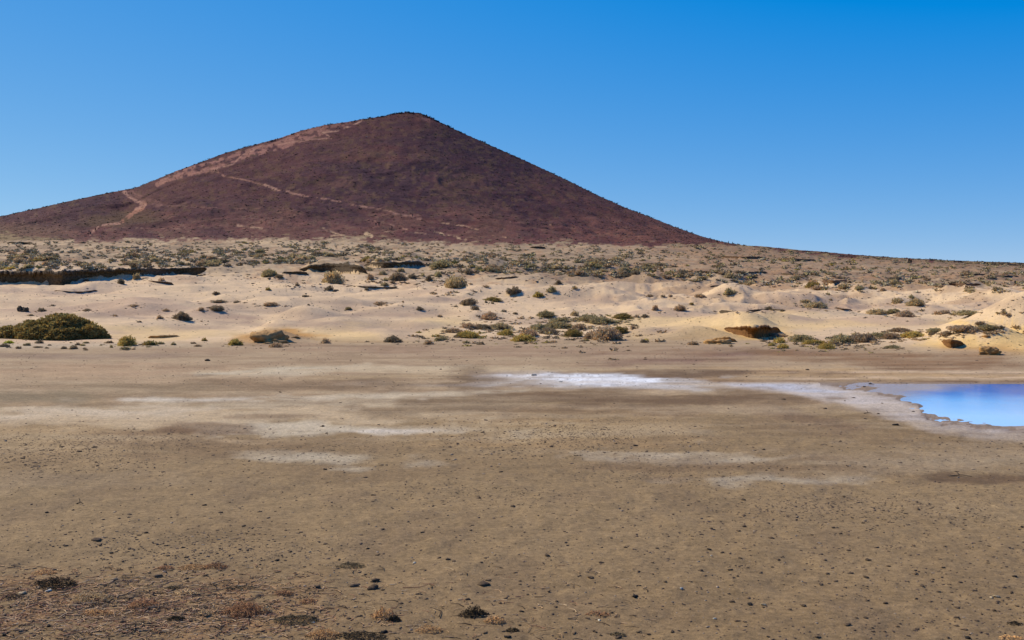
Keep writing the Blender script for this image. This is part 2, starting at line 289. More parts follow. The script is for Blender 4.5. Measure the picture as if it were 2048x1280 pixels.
for (cx,cy,rx,ry,an,am,cc_) in [(200,822,230,10,0,.75,(216,196,168)),(430,838,380,9,-.02,.65,(206,182,148)),(690,858,170,8,0,.8,(212,196,170)),(760,861,70,4,0,.8,(226,214,198)),(590,911,110,9,.06,.7,(200,184,158)),
  (420,798,150,3.5,0,.9,(222,208,188)),(820,791,240,4,-.025,.8,(212,194,166)),(640,742,220,4,-.03,.8,(214,198,170)),(900,740,260,5,0,.6,(210,186,150)),(330,760,260,7,0,.5,(196,168,134)),(1380,915,90,5,0,.4,(196,180,154)),(1560,963,90,6,0,.35,(186,170,146)),(1930,905,200,14,0,.5,(178,156,126)),
  (120,748,200,9,0,.5,(200,170,134)),(1180,845,260,7,0,.4,(178,152,114)),(60,860,140,10,0,.5,(190,162,122))]:
    put(ell(cx,cy,rx*1.1,ry*1.15,0.85,0.55,an)*am*flat*sm((fbm(X/1.1, Y/0.8, 4, 79)+0.75)/0.7), A(*cc_))
for (cx,cy,rx,ry,an,am,cc_) in [(400,857,110,7,-.02,.7,(134,108,82)),(560,834,80,4,-.02,.5,(146,122,94)),(940,766,60,20,0,.6,(130,107,82)),(1250,800,260,8,0,.5,(130,106,80)),(640,770,190,7,0,.5,(148,124,96)),(60,792,140,8,0,.5,(150,132,104)),(1990,958,140,6,0,.5,(120,98,74)),
  (1400,935,240,9,0,.4,(136,112,84)),(480,895,180,14,0,.4,(142,118,88)),(1620,860,140,7,.14,.5,(140,117,90))]:
    put(ell(cx,cy,rx,ry,0.5,0.45,an)*am*flat, A(*cc_))
wet = np.clip(1-np.abs(R-pe)/9.0, 0, 1)*(PX > 1640)*(RF > 764); put(wet*0.55*flat, A(150,132,122))
put((POND > 0.02)*0.8, A(150,130,112))
# dunes
sandy = dune*sm((470-D)/30)
Cd = np.zeros_like(C); Cd[:] = A(232,202,164)
def putd(mask, col):
    m = np.clip(mask, 0, 1)[..., None]; Cd[:] = Cd*(1-m)+np.array(col)*m
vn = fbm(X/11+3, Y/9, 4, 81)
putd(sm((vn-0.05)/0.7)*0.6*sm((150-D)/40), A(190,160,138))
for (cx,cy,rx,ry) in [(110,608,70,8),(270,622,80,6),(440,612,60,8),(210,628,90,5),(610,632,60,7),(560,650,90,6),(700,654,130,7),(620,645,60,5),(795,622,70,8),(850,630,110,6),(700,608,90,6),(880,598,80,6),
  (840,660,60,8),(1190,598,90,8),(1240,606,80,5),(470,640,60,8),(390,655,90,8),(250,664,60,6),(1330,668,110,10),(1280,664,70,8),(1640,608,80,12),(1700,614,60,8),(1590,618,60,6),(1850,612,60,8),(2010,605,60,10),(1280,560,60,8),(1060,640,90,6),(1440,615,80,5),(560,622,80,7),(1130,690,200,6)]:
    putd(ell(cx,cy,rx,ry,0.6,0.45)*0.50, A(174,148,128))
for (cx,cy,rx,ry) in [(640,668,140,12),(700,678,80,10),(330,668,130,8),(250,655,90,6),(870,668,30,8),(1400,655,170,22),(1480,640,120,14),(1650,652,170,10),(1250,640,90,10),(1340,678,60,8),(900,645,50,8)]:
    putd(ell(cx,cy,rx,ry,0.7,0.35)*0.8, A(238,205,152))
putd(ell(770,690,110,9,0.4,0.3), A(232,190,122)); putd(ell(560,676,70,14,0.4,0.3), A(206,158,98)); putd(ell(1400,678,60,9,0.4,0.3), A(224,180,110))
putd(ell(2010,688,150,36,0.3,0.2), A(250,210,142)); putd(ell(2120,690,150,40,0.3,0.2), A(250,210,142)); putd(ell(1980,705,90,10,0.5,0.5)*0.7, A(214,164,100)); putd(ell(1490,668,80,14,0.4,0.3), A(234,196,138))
putd(sm((fbm(X/5, Y/4, 4, 83)-0.2)/0.4)*0.5*sm((R-560)/10)*sm((PX-1500)/200)*sm((635-R)/15), A(176,140,108))
ws = sm((704-R+4*wyf)/8)*sm((R-684)/8)*sm((500-PX)/150); putd(ws*0.85, A(222,206,180))
# plateau: sand with gravel between the scrub
pl = sm((D-150)/40); putd(pl*0.85, A(198,172,138)); putd(pl*sm((fbm(X/9, Y/14, 4, 85)+0.15)/0.5)*0.8, A(156,132,106)); putd(pl*sm((fbm(X/4, Y/7, 4, 95)-.05)/.4)*.35, A(150,128,104))
putd(pl*sm((PX-800)/250)*0.5, A(166,141,114)); putd(sm((D-300)/80)*sm((fbm(X/20, Y/30, 4, 96)+.2)/.5)*.3, A(176,150,122)); putd(pl*sm((D-360)/60)*sm((900-PX)/300)*0.5, A(204,176,140))
putd(sm((D-90)/60)*sm((PX-1150)/250)*sm((fbm(X/12, Y/8, 4, 86)+0.35)/0.6)*0.75, A(176,142,110))
putd(sm((D-260)/120)*sm((PX-1250)/200)*0.6, A(146,118,92))
putd(sm((fbm(X/3, Y/6, 3, 87)-0.35)/0.3)*0.4*sm((D-120)/40), A(184,140,104))
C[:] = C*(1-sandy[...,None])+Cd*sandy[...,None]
dq = fbm(X/1.6, Y/2.4, 4, 88); putd(sm((dq-0.25)/0.4)*0.35*sm((D-44)/10), A(178,146,120)); dq = fbm(X/28, Y/6, 4, 89); putd(sm((dq-0.1)/0.4)*0.35*sm((150-D)/30), A(238,208,168))
# mountain
MB = np.interp(PX, [-1100,0,60,170,300,600,850,900,1100,1300,1450,1520,1600,1800,2048,3150], [520,470,474,484,479,479,483,487,488,492,491,489,503,518,528,560])
mt = sm((MB-R+5*wxf+7*fbm(PX/14, R/3.5, 3, 93)+2)/6)*sm((D-330)/60)
Cm = np.zeros_like(C); Cm[:] = A(90,58,60)
def putm(mask, col):
    m = np.clip(mask, 0, 1)[..., None]; Cm[:] = Cm*(1-m)+np.array(col)*m
Mn = fbm(PX/26, R/12, 4, 91); Mn2 = fbm(PX/9, R/5, 3, 92)
apr = sm((R-400-20*Mn)/50)
putm(apr*0.9, A(126,84,74)); putm(ell(830,340,230,70,0.7,0.4)*(1-apr)*.55, A(74,52,60)); putm(ell(120,420,160,40,0.6,0.4,-.2)*.5, A(78,50,56)); putm(sm((Mn-0.1)/0.5)*0.55*apr, A(110,64,62)); putm(sm((Mn2-0.1)/0.6)*0.55*apr, A(140,108,88))
Mn3 = fbm(PX/70, R/26, 4, 97); putm(sm((Mn3-.05)/.5)*.5, A(112,78,66)); putm(sm((-Mn3-.1)/.5)*.5, A(72,46,54)); putm(sm((Mn2-0.0)/0.7)*0.6*(1-apr), A(112,86,62)); putm(sm((-Mn-0.1)/0.6)*0.5*(1-apr), A(84,48,54))
putm(sm((PX-1020)/300)*0.45, A(122,80,68)); putm(ell(870,236,30,10,0.5,0.4)*0.5, A(150,96,84))
putm(sm((R-440)/20)*sm((200-PX)/150)*0.7, A(138,108,86)); putm(ell(560,300,420,60,0.6,0.3,-0.35)*0.3, A(110,64,58))
putm(ell(250,440,90,12,0.6,0.5)*0.4, A(112,96,58)); putm(ell(440,425,60,8,0.5,0.5)*0.5, A(78,46,52))
def trail(pts, wd, col, amt=1.0, brk=0.0, seed=0):
    best = np.full(D.shape, 1e9)
    pts = np.array(pts, float)
    box = (PX > pts[:,0].min()-30) & (PX < pts[:,0].max()+30) & (R > pts[:,1].min()-20) & (R < pts[:,1].max()+20) & (D > 380) & (D <= DRi[None,:]+8)
    px = PX[box]+2.2*Mn2[box]; r = R[box]+1.4*Mn[box]; b = np.full(px.shape, 1e9)
    for (x0,y0),(x1,y1) in zip(pts[:-1], pts[1:]):
        t = np.clip(((px-x0)*(x1-x0)+(r-y0)*(y1-y0))/((x1-x0)**2+(y1-y0)**2+1e-9), 0, 1)
        b = np.minimum(b, np.hypot(px-x0-t*(x1-x0), r-y0-t*(y1-y0)))
    best[box] = b
    wd = wd*0.78; brk = max(brk, 0.3); m = sm((wd+1.4-best-0.9*np.abs(Mn2))/2.0)*amt*0.9
    if brk: m = m*sm((fbm(PX/9, R/6, 3, 200+seed)+1.0-brk*1.2)/0.5)
    putm(m, col)
PK = A(184,138,118)
trail([(249,383),(255,392),(268,400),(290,409)], 4.0, PK, 1, .2); trail([(262,386),(290,402),(318,411)], 9, A(146,104,92), .7, .5, 3); trail([(290,409),(282,417),(265,428),(246,442)], 4.5, A(176,124,100))
trail([(272,418),(290,410)], 3, PK); trail([(240,445),(215,449),(196,453),(188,460),(180,470)], 2.8, PK); trail([(310,411),(350,412),(430,415),(520,418)], 0.8, A(160,118,98), .7, .4, 5)
trail([(315,368),(350,354),(398,344),(430,340)], 6.0, A(172,124,106), 1, .4, 1); trail([(345,352),(410,336),(480,312),(560,290),(640,262)], 12, A(164,116,102), 1, .55, 2)
trail([(420,342),(465,330),(486,308),(530,292),(585,284),(662,276)], 1.6, PK, .9, .45, 6); trail([(486,316),(500,300),(560,284),(620,262),(660,262)], 4.5, A(160,114,98), .9, .5, 7)
trail([(662,276),(645,266),(670,262),(700,252),(722,242)], 1.7, A(196,150,126), 1, .25, 8); trail([(560,272),(640,254),(700,246)], 6.0, A(148,102,90), .9, .5, 9)
trail([(430,340),(448,352),(470,356),(512,366),(536,372)], 1.5, A(176,128,106), .9, .3, 10); trail([(532,370),(545,376),(556,380)], 3.4, A(196,150,126)); trail([(572,382),(590,387)], 2.4, PK)
trail([(556,380),(620,393),(700,408),(760,419),(800,428)], 1.4, PK, .9, .35, 11); trail([(806,429),(825,432),(842,439)], 1.6, PK, .9, .2, 12)
trail([(885,447),(930,453),(956,459)], 1.0, A(206,164,128), .9, .3, 13); trail([(868,464),(895,471),(932,481)], 2.2, A(212,176,138), .9, .35, 14); trail([(985,471),(1012,474)], 1.2, A(206,164,128), .9)
trail([(735,440),(770,446),(800,455),(815,460)], 1.2, A(196,150,122), .8, .4, 15); trail([(640,452),(660,462),(682,470)], 2.0, A(206,170,134), .9, .4, 16)
trail([(725,474),(735,466),(742,472)], 4.5, A(218,184,142), .95, .2, 17); trail([(660,471),(690,469)], 1.4, A(210,176,138), .9); trail([(226,455),(300,456),(360,457)], 0.7, A(172,132,112), .8, .4, 18)
trail([(1100,450),(1130,449)], 1.0, A(190,150,120), .9); trail([(1020,444),(1060,447)], 0.7, A(180,134,110), .7); trail([(1296,483),(1312,481)], 1, A(190,150,120), .8)
for (x,y,wd) in [(485,452,3),(512,455,2.4),(775,463,1.5),(840,466,1.5),(935,470,1.4),(1130,477,1.5),(1010,479,1.4),(1450,479,1.5)]: trail([(x-10,y),(x+12,y+1)], wd*0.6, A(200,162,130), .85, .4, x)
trail([(842,232),(850,238),(862,240)], 3, A(170,120,104), .7, .6, 21)
trail([(300,462),(320,467)], 3, A(116,90,76), .7); trail([(440,447),(455,452)], 4, A(146,108,92), .6, .5, 31)
C[:] = C*(1-mt[...,None])+Cm*mt[...,None]
behind = D > DRi[None,:]+8
C[behind] = A(100,74,62)
C = np.clip(C, 0.004, 0.92)

# ------------------------------------------------------------------ materials
def mat(name, build):
    m = bpy.data.materials.new(name); m.use_nodes = True; n = m.node_tree
    b = n.nodes['Principled BSDF']; b.inputs['Roughness'].default_value = 0.9; b.inputs['Specular IOR Level'].default_value = 0.15
    build(n, b); return m
def N(n, t, **kw):
    o = n.nodes.new(t)
    for k, v in kw.items():
        if k in o.inputs: o.inputs[k].default_value = v
        else: setattr(o, k, v)
    return o
def land_mat(name, scales, bumps, rough=0.95, amp=0.22):
    def f(n, b):
        b.inputs['Roughness'].default_value = rough; b.inputs['Specular IOR Level'].default_value = 0.08
        geo = N(n, 'ShaderNodeNewGeometry'); at = N(n, 'ShaderNodeAttribute', attribute_name='Col')
        col = at.outputs['Color']
        for (s, a_) in scales:
            no = N(n, 'ShaderNodeTexNoise'); no.inputs['Scale'].default_value = s; no.inputs['Detail'].default_value = 6; no.inputs['Roughness'].default_value = 0.65
            n.links.new(geo.outputs['Position'], no.inputs['Vector'])
            mr = N(n, 'ShaderNodeMapRange'); mr.inputs['From Min'].default_value = 0.3; mr.inputs['From Max'].default_value = 0.7
            mr.inputs['To Min'].default_value = 1-a_; mr.inputs['To Max'].default_value = 1+a_*0.8
            n.links.new(no.outputs['Fac'], mr.inputs['Value'])
            mx = N(n, 'ShaderNodeVectorMath', operation='SCALE'); n.links.new(col, mx.inputs[0]); n.links.new(mr.outputs[0], mx.inputs['Scale']); col = mx.outputs[0]
        n.links.new(col, b.inputs['Base Color'])
        prev = None
        for (s, st, dist) in bumps:
            no = N(n, 'ShaderNodeTexNoise'); no.inputs['Scale'].default_value = s; no.inputs['Detail'].default_value = 8; no.inputs['Roughness'].default_value = 0.7
            n.links.new(geo.outputs['Position'], no.inputs['Vector'])
            bu = N(n, 'ShaderNodeBump'); bu.inputs['Strength'].default_value = st; bu.inputs['Distance'].default_value = dist
            n.links.new(no.outputs['Fac'], bu.inputs['Height'])
            if prev: n.links.new(prev.outputs[0], bu.inputs['Normal'])
            prev = bu
        n.links.new(prev.outputs[0], b.inputs['Normal'])
    return mat(name, f)
M_BED = land_mat('dried_mud', [(0.9, .10), (4.5, .17), (18, .24), (85, .32)], [(9, .5, .02), (60, .6, .008)])
M_DUNE = land_mat('dune_sand', [(0.5, .08), (4, .10), (22, .10)], [(1.1, .4, .14), (3.2, .5, .10), (9, .5, .04)])
M_HILL = land_mat('red_cinder', [(0.12, .20), (0.6, .30), (2.5, .25)], [(0.25, .7, 1.2), (1.2, .8, .5)])
def solid(name, col, var=0.25, scale=30.0, bump=0.4, dist=0.01, rough=0.9, rnd=0.2, spec=0.15, attr=False):
    col = (col[0]*1.04, col[1], col[2]*0.80)
    def f(n, b):
        b.inputs['Roughness'].default_value = rough; b.inputs['Specular IOR Level'].default_value = spec
        tc = N(n, 'ShaderNodeNewGeometry'); no = N(n, 'ShaderNodeTexNoise'); no.inputs['Scale'].default_value = scale; no.inputs['Detail'].default_value = 5
        n.links.new(tc.outputs['Position'], no.inputs['Vector'])
        mr = N(n, 'ShaderNodeMapRange'); mr.inputs['From Min'].default_value = 0.3; mr.inputs['From Max'].default_value = 0.7; mr.inputs['To Min'].default_value = 1-var; mr.inputs['To Max'].default_value = 1+var
        n.links.new(no.outputs['Fac'], mr.inputs['Value'])
        if attr:
            c = N(n, 'ShaderNodeAttribute', attribute_name='Col').outputs['Color']
        else:
            rg = N(n, 'ShaderNodeRGB'); rg.outputs[0].default_value = (*col, 1); c = rg.outputs[0]
        oi = N(n, 'ShaderNodeObjectInfo'); m2 = N(n, 'ShaderNodeMapRange'); m2.inputs['To Min'].default_value = 1-rnd; m2.inputs['To Max'].default_value = 1+rnd
        n.links.new(oi.outputs['Random'], m2.inputs['Value'])
        mu = N(n, 'ShaderNodeMath', operation='MULTIPLY'); n.links.new(mr.outputs[0], mu.inputs[0]); n.links.new(m2.outputs[0], mu.inputs[1])
        vs = N(n, 'ShaderNodeVectorMath', operation='SCALE'); n.links.new(c, vs.inputs[0]); n.links.new(mu.outputs[0], vs.inputs['Scale'])
        if name.startswith('leaf'):
            va = N(n, 'ShaderNodeAttribute', attribute_name='Var'); v3 = N(n, 'ShaderNodeVectorMath', operation='MULTIPLY')
            n.links.new(vs.outputs[0], v3.inputs[0]); n.links.new(va.outputs['Color'], v3.inputs[1]); vs = v3
            tr = N(n, 'ShaderNodeBsdfTranslucent'); n.links.new(vs.outputs[0], tr.inputs['Color']); ms = N(n, 'ShaderNodeMixShader'); ms.inputs[0].default_value = 0.45
            n.links.new(b.outputs[0], ms.inputs[1]); n.links.new(tr.outputs[0], ms.inputs[2]); n.links.new(ms.outputs[0], n.nodes['Material Output'].inputs['Surface'])
        n.links.new(vs.outputs[0], b.inputs['Base Color'])
        if bump:
            bu = N(n, 'ShaderNodeBump'); bu.inputs['Strength'].default_value = bump; bu.inputs['Distance'].default_value = dist
            n.links.new(no.outputs['Fac'], bu.inputs['Height']); n.links.new(bu.outputs[0], b.inputs['Normal'])
    return mat(name, f)
LEAF = {'green': solid('leaf_green', (0.324,0.240,0.090), bump=0, scale=3), 'olive': solid('leaf_olive', (0.37,0.305,0.175), bump=0, scale=3),
        'yellow': solid('leaf_yellow', (0.48,0.36,0.12), bump=0, scale=3), 'brown': solid('leaf_brown', (0.46,0.33,0.22), bump=0, scale=3),
        'dark': solid('leaf_dark', (0.26,0.20,0.14), bump=0, scale=3), 'grey': solid('leaf_grey', (0.480,0.374,0.225), bump=0, scale=3),
        'bright': solid('leaf_bright', (0.480,0.491,0.050), bump=0, scale=3)}
M_STEM = solid('woody_stem', (0.12,0.085,0.055), scale=40)
M_ROCK = {'dark': solid('rock_dark', (0.095,0.066,0.04), 0.6, 4.0, 0.9, 0.10), 'brown': solid('rock_brown', (0.13,0.075,0.045), 0.4, 4.0, 0.9, 0.10), 'ochre': solid('rock_ochre', (0.36,0.205,0.085), 0.35, 5.0, 0.9, 0.08)}
M_ROCK['cave'] = solid('rock_hollow_shade', (0.14,0.065,0.02), 0.35, 5.0, 0.9, 0.08)  # ochre rock darkened, so the hollow's shade is in its base colour
M_CLOD = {'dark': solid('clod_dark', (0.105,0.070,0.045), 0.4, 90, .6, .004, rnd=.4), 'brown': solid('clod_brown', (0.14,0.09,0.055), 0.4, 90, .6, .004, rnd=.3), 'tan': solid('clod_tan', (0.34,0.26,0.17), 0.3, 90, .6, .004),
          'white': solid('shell_white', (0.55,0.50,0.42), 0.15, 90, .3, .002), 'black': solid('stone_black', (0.018,0.015,0.013), 0.4, 60, .6, .004), 'grey': solid('stone_grey', (0.30,0.29,0.28), 0.3, 60, .6, .004)}
M_VC = solid('scattered_mix', (1,1,1), 0.2, 30, 0, rnd=0, attr=True)
WEED = {'dark': solid('weed_dark', (0.040,0.030,0.018), .4, 60, 0), 'red': solid('weed_red', (0.36,0.19,0.10), .4, 60, 0), 'tan': solid('weed_tan', (0.58,0.34,0.16), .4, 60, 0),
        'grey': solid('weed_grey', (0.13,0.10,0.06), .4, 60, 0), 'straw': solid('weed_straw', (0.60,0.42,0.23), .4, 60, 0)}

# ------------------------------------------------------------------ object helpers
def mesh_np(name, V, faces, attr=None, aname='Col', smooth=False):
    V = np.asarray(V, np.float32); faces = np.asarray(faces, np.int32); k = faces.shape[1]
    m = bpy.data.meshes.new(name); m.vertices.add(len(V)); m.vertices.foreach_set('co', V.ravel())
    m.loops.add(faces.size); m.loops.foreach_set('vertex_index', faces.ravel())
    m.polygons.add(len(faces)); m.polygons.foreach_set('loop_start', np.arange(0, faces.size, k, dtype=np.int32)); m.polygons.foreach_set('loop_total', np.full(len(faces), k, np.int32))
    m.update(calc_edges=True)
    if smooth: m.polygons.foreach_set('use_smooth', np.ones(len(faces), bool))
    if attr is not None:
        ca = m.color_attributes.new(aname, 'FLOAT_COLOR', 'POINT'); ca.data.foreach_set('color', np.concatenate([attr, np.ones((len(V), 1))], 1).astype(np.float32).ravel())
    return m
def link(name, mesh, material=None, parent=None, loc=(0,0,0), rot=(0,0,0), scale=(1,1,1), label=None, cat=None, group=None, kind=None):
    o = bpy.data.objects.new(name, mesh); COL.objects.link(o)
    if material is not None and mesh is not None:
        if not mesh.materials: mesh.materials.append(material)
        if mesh.materials[0] != material: o.material_slots[0].link = 'OBJECT'; o.material_slots[0].material = material
    if parent: o.parent = parent
    o.location = loc; o.rotation_euler = rot; o.scale = scale
    if label: o['label'] = label
    if cat: o['category'] = cat
    if group: o['group'] = group
    if kind: o['kind'] = kind
    return o

# ------------------------------------------------------------------ link the land
def strip(name, j0, j1, material, label):
    n = j1-j0; V = np.stack([X[j0:j1], Y[j0:j1], Z[j0:j1]], -1).reshape(-1, 3); c = C[j0:j1].reshape(-1, 3)
    idx = np.arange(n*NI).reshape(n, NI)
    f = np.stack([idx[:-1,:-1], idx[:-1,1:], idx[1:,1:], idx[1:,:-1]], -1).reshape(-1, 4)
    return link(name, mesh_np(name, V, f, c, smooth=True), material, label=label, kind='structure')
jA = int(np.searchsorted(ds, 38)); jB = int(np.searchsorted(ds, 400))
strip('ground', 0, jA+1, M_BED, 'dried brown mud bed of the lagoon in the foreground')
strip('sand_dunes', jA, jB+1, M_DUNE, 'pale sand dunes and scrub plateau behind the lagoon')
strip('mountain', jB, NJ, M_HILL, 'dark red volcanic cone rising behind the dunes')
g = np.linspace(0, 2*np.pi, 65)[:-1]; rr = [0.0, 60, 500, 3000, 9000]
V = [(0, 0, -0.12)]+[(r*np.cos(t), r*np.sin(t), -0.12-(0 if r < 100 else 0.9)) for r in rr[1:] for t in g]
fs = []
for k in range(len(rr)-2):
    for i in range(64):
        a_ = 1+k*64+i; b_ = 1+k*64+(i+1) % 64; fs.append((a_, a_+64, b_+64, b_))
fs += [(0, 1+i, 1+(i+1) % 64, 1+(i+1) % 64) for i in range(0)]
V = np.array(V); mm = bpy.data.meshes.new('terrain'); mm.from_pydata([tuple(v) for v in V], [], fs+[(0, 1+i, 1+(i+1) % 64) for i in range(64)])
ca = mm.color_attributes.new('Col', 'FLOAT_COLOR', 'POINT'); ca.data.foreach_set('color', np.tile(np.append(A(170,146,112), 1), len(V)).astype(np.float32))
link('terrain', mm, M_DUNE, label='wide flat sandy land around the lagoon', kind='structure')

# pond
def water(n, b):
    b.inputs['Roughness'].default_value = 0.10; b.inputs['IOR'].default_value = 1.33; b.inputs['Specular IOR Level'].default_value = 0.5
    geo = N(n, 'ShaderNodeNewGeometry'); sp = N(n, 'ShaderNodeSeparateXYZ'); n.links.new(geo.outputs['Position'], sp.inputs[0])
    no = N(n, 'ShaderNodeTexNoise'); no.inputs['Scale'].default_value = 0.55; no.inputs['Detail'].default_value = 4
    n.links.new(geo.outputs['Position'], no.inputs['Vector'])
    # y + 0.35*x runs from the shallow near side to the deep far right
    m1 = N(n, 'ShaderNodeMath', operation='MULTIPLY_ADD'); n.links.new(sp.outputs['X'], m1.inputs[0]); m1.inputs[1].default_value = 0.30; n.links.new(sp.outputs['Y'], m1.inputs[2])
    m2 = N(n, 'ShaderNodeMath', operation='MULTIPLY_ADD'); n.links.new(no.outputs['Fac'], m2.inputs[0]); m2.inputs[1].default_value = 2.6; n.links.new(m1.outputs[0], m2.inputs[2])
    cr = N(n, 'ShaderNodeValToRGB'); mr = N(n, 'ShaderNodeMapRange'); mr.inputs['From Min'].default_value = 21.2; mr.inputs['From Max'].default_value = 30.0
    n.links.new(m2.outputs[0], mr.inputs['Value']); n.links.new(mr.outputs[0], cr.inputs[0])
    E = cr.color_ramp.elements; E[0].position = 0.10; E[0].color = (0.56,0.80,0.95,1); E[1].position = 1.0; E[1].color = (0.010,0.070,0.33,1)
    e = E.new(0.45); e.color = (0.24,0.58,0.92,1); e = E.new(0.72); e.color = (0.03,0.15,0.52,1)
    # shallow sandy tongue on the left
    ml = N(n, 'ShaderNodeMapRange'); ml.inputs['From Min'].default_value = 8.9-18.45; ml.inputs['From Max'].default_value = 7.6-18.45; n.links.new(m2.outputs[0], ml.inputs['Value'])
    my = N(n, 'ShaderNodeMath', operation='MULTIPLY_ADD'); n.links.new(sp.outputs['Y'], my.inputs[0]); my.inputs[1].default_value = -0.9; n.links.new(sp.outputs['X'], my.inputs[2])
    m3 = N(n, 'ShaderNodeMath', operation='MULTIPLY_ADD'); n.links.new(no.outputs['Fac'], m3.inputs[0]); m3.inputs[1].default_value = 1.6; n.links.new(my.outputs[0], m3.inputs[2])
    n.links.new(m3.outputs[0], ml.inputs['Value'])
    mx = N(n, 'ShaderNodeMix', data_type='RGBA'); n.links.new(ml.outputs[0], mx.inputs[0]); n.links.new(cr.outputs[0], mx.inputs[6]); mx.inputs[7].default_value = (0.50,0.36,0.24,1)
    n.links.new(mx.outputs[2], b.inputs['Base Color'])
    rp = N(n, 'ShaderNodeTexNoise'); rp.inputs['Scale'].default_value = 26; rp.inputs['Detail'].default_value = 3; mp = N(n, 'ShaderNodeMapping'); mp.inputs['Scale'].default_value = (0.5, 1.6, 1)
    n.links.new(geo.outputs['Position'], mp.inputs[0]); n.links.new(mp.outputs[0], rp.inputs['Vector'])
    bu = N(n, 'ShaderNodeBump'); bu.inputs['Distance'].default_value = 0.02; n.links.new(rp.outputs['Fac'], bu.inputs['Height'])
    ms = N(n, 'ShaderNodeMath', operation='MULTIPLY'); n.links.new(mr.outputs[0], ms.inputs[0]); ms.inputs[1].default_value = 0.5; n.links.new(ms.outputs[0], bu.inputs['Strength'])
    n.links.new(bu.outputs[0], b.inputs['Normal'])
M_WATER = mat('pond_water', water)
pw = [(1650,764.6),(2905,764.6),(2905,775),(2700,812),(2450,850),(2200,868),(2048,870),(1960,868),(1880,861),(1840,845),(1820,828),(1780,808),(1740,793),(1690,781),(1650,774)]
dz = EYE-WATER_Z; pv = [((p-CX)/F*dz*F/(r-HOR), dz*F/(r-HOR), WATER_Z) for p, r in pw]
mm = bpy.data.meshes.new('pond_water'); mm.from_pydata(pv, [], [list(range(len(pv)))[::-1]])
link('water', mm, M_WATER, label='shallow blue pond with a pale near shore at the right', kind='structure')

# ------------------------------------------------------------------ shapes
def ico(sub):
    import bmesh
    bm = bmesh.new(); bmesh.ops.create_icosphere(bm, subdivisions=sub, radius=1.0)
    v = np.array([p.co[:] for p in bm.verts]); f = np.array([[q.index for q in t.verts] for t in bm.faces]); bm.free(); return v, f
ICO = {k: ico(k) for k in (1, 2, 3, 4)}
def n3(v, s, seed): return vnoise(v[:,0]*s+31.7*seed, v[:,1]*s+v[:,2]*s*1.37+7, seed)+vnoise(v[:,2]*s+3, v[:,0]*s*0.8-v[:,1]*s+11*seed, seed+5)-1
def stone(seed, sub=2, flat_=0.6, amp=0.35):
    v, f = ICO[sub]; v = v.copy(); r = 1+amp*n3(v, 1.3, seed)+amp*0.5*n3(v, 3.1, seed+3)+amp*.25*n3(v, 7.0, seed+6)
    r = r+(0.12*n3(v, 13.0, seed+9)+0.06*n3(v, 27.0, seed+11) if sub >= 4 else 0); v = v*r[:,None]; v[:,0] *= 1+0.3*math.sin(seed*3.1); v[:,2] *= flat_
    return v, f
def dome_r(dirs, seed, lump):
    return 1+lump*n3(dirs, 2.2, seed)+lump*0.6*n3(dirs, 4.7, seed+2)+lump*.3*n3(dirs, 9.5, seed+4)
def shrub_mesh(seed, n, leaf, hgt=0.5, lump=0.25, spiky=0.0):
    r = np.random.default_rng(seed)
    d = r.normal(size=(n, 3)); d /= np.linalg.norm(d, axis=1)[:,None]; d[:,2] = np.abs(d[:,2])*0.98-0.02
    rr_ = dome_r(d, seed, lump)*(1-0.30*r.random(n)**2)
    p = d*rr_[:,None]*np.array([0.93, 0.93, hgt])
    up_ = d*np.array([1,1,1/hgt*0.6]); up_ /= np.linalg.norm(up_, axis=1)[:,None]
    ax = r.normal(size=(n,3)); ax = ax-up_*(ax*up_).sum(1)[:,None]*0.3; ax /= np.linalg.norm(ax, axis=1)[:,None]
    t = up_*(0.35+spiky)+r.normal(size=(n,3))*0.6; t /= np.linalg.norm(t, axis=1)[:,None]
    bx_ = np.cross(t, ax); bx_ /= np.linalg.norm(bx_, axis=1)[:,None]
    s = leaf*(0.6+0.8*r.random(n))[:,None]; l = s*(1.2+spiky)
    V = np.stack([p-bx_*s*.5, p+bx_*s*.5, p+t*l+bx_*s*.25, p+t*l-bx_*s*.2], 1).reshape(-1,3)
    f = np.arange(4*n).reshape(n,4); hue = 0.65+0.7*r.random((n,1)); warm = 1+0.15*r.normal(size=(n,1))
    var = np.concatenate([hue*np.clip(warm,.7,1.4), hue, hue*np.clip(2-warm,.6,1.3)],1)
    big = 0.85+0.4*vnoise(p[:,0]*3+seed, p[:,1]*3, seed)[:,None]
    return V, f, np.repeat(var*big, 4, axis=0)
def norm_dome(V, hgt):
    r_ = np.percentile(np.hypot(V[:,0], V[:,1]), 97); z_ = np.percentile(V[:,2], 98); V = V*np.array([1/r_, 1/r_, hgt/z_]); V[:,2] = np.maximum(V[:,2], -0.03); return V
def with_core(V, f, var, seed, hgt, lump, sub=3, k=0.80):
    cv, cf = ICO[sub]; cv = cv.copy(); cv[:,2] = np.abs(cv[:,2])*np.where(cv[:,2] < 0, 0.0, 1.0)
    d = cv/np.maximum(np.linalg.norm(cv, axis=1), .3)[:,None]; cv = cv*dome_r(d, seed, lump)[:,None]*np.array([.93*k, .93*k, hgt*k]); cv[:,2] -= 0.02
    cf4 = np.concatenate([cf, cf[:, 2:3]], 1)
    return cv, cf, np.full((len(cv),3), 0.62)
def tri_quads(f): return np.concatenate([f[:, [0,1,2]], f[:, [0,2,3]]], 0)
def shrub_full(name, seed, n, leaf, hgt, lump, spiky=0.0, sub=3):
    V, f, var = shrub_mesh(seed, n, leaf, hgt, lump, spiky); cv, cf, cvar = with_core(V, f, var, seed, hgt, lump, sub)
    return mesh_np(name, norm_dome(np.concatenate([V, cv]), hgt), np.concatenate([tri_quads(f), cf+len(V)]), np.concatenate([var, cvar]), 'Var')
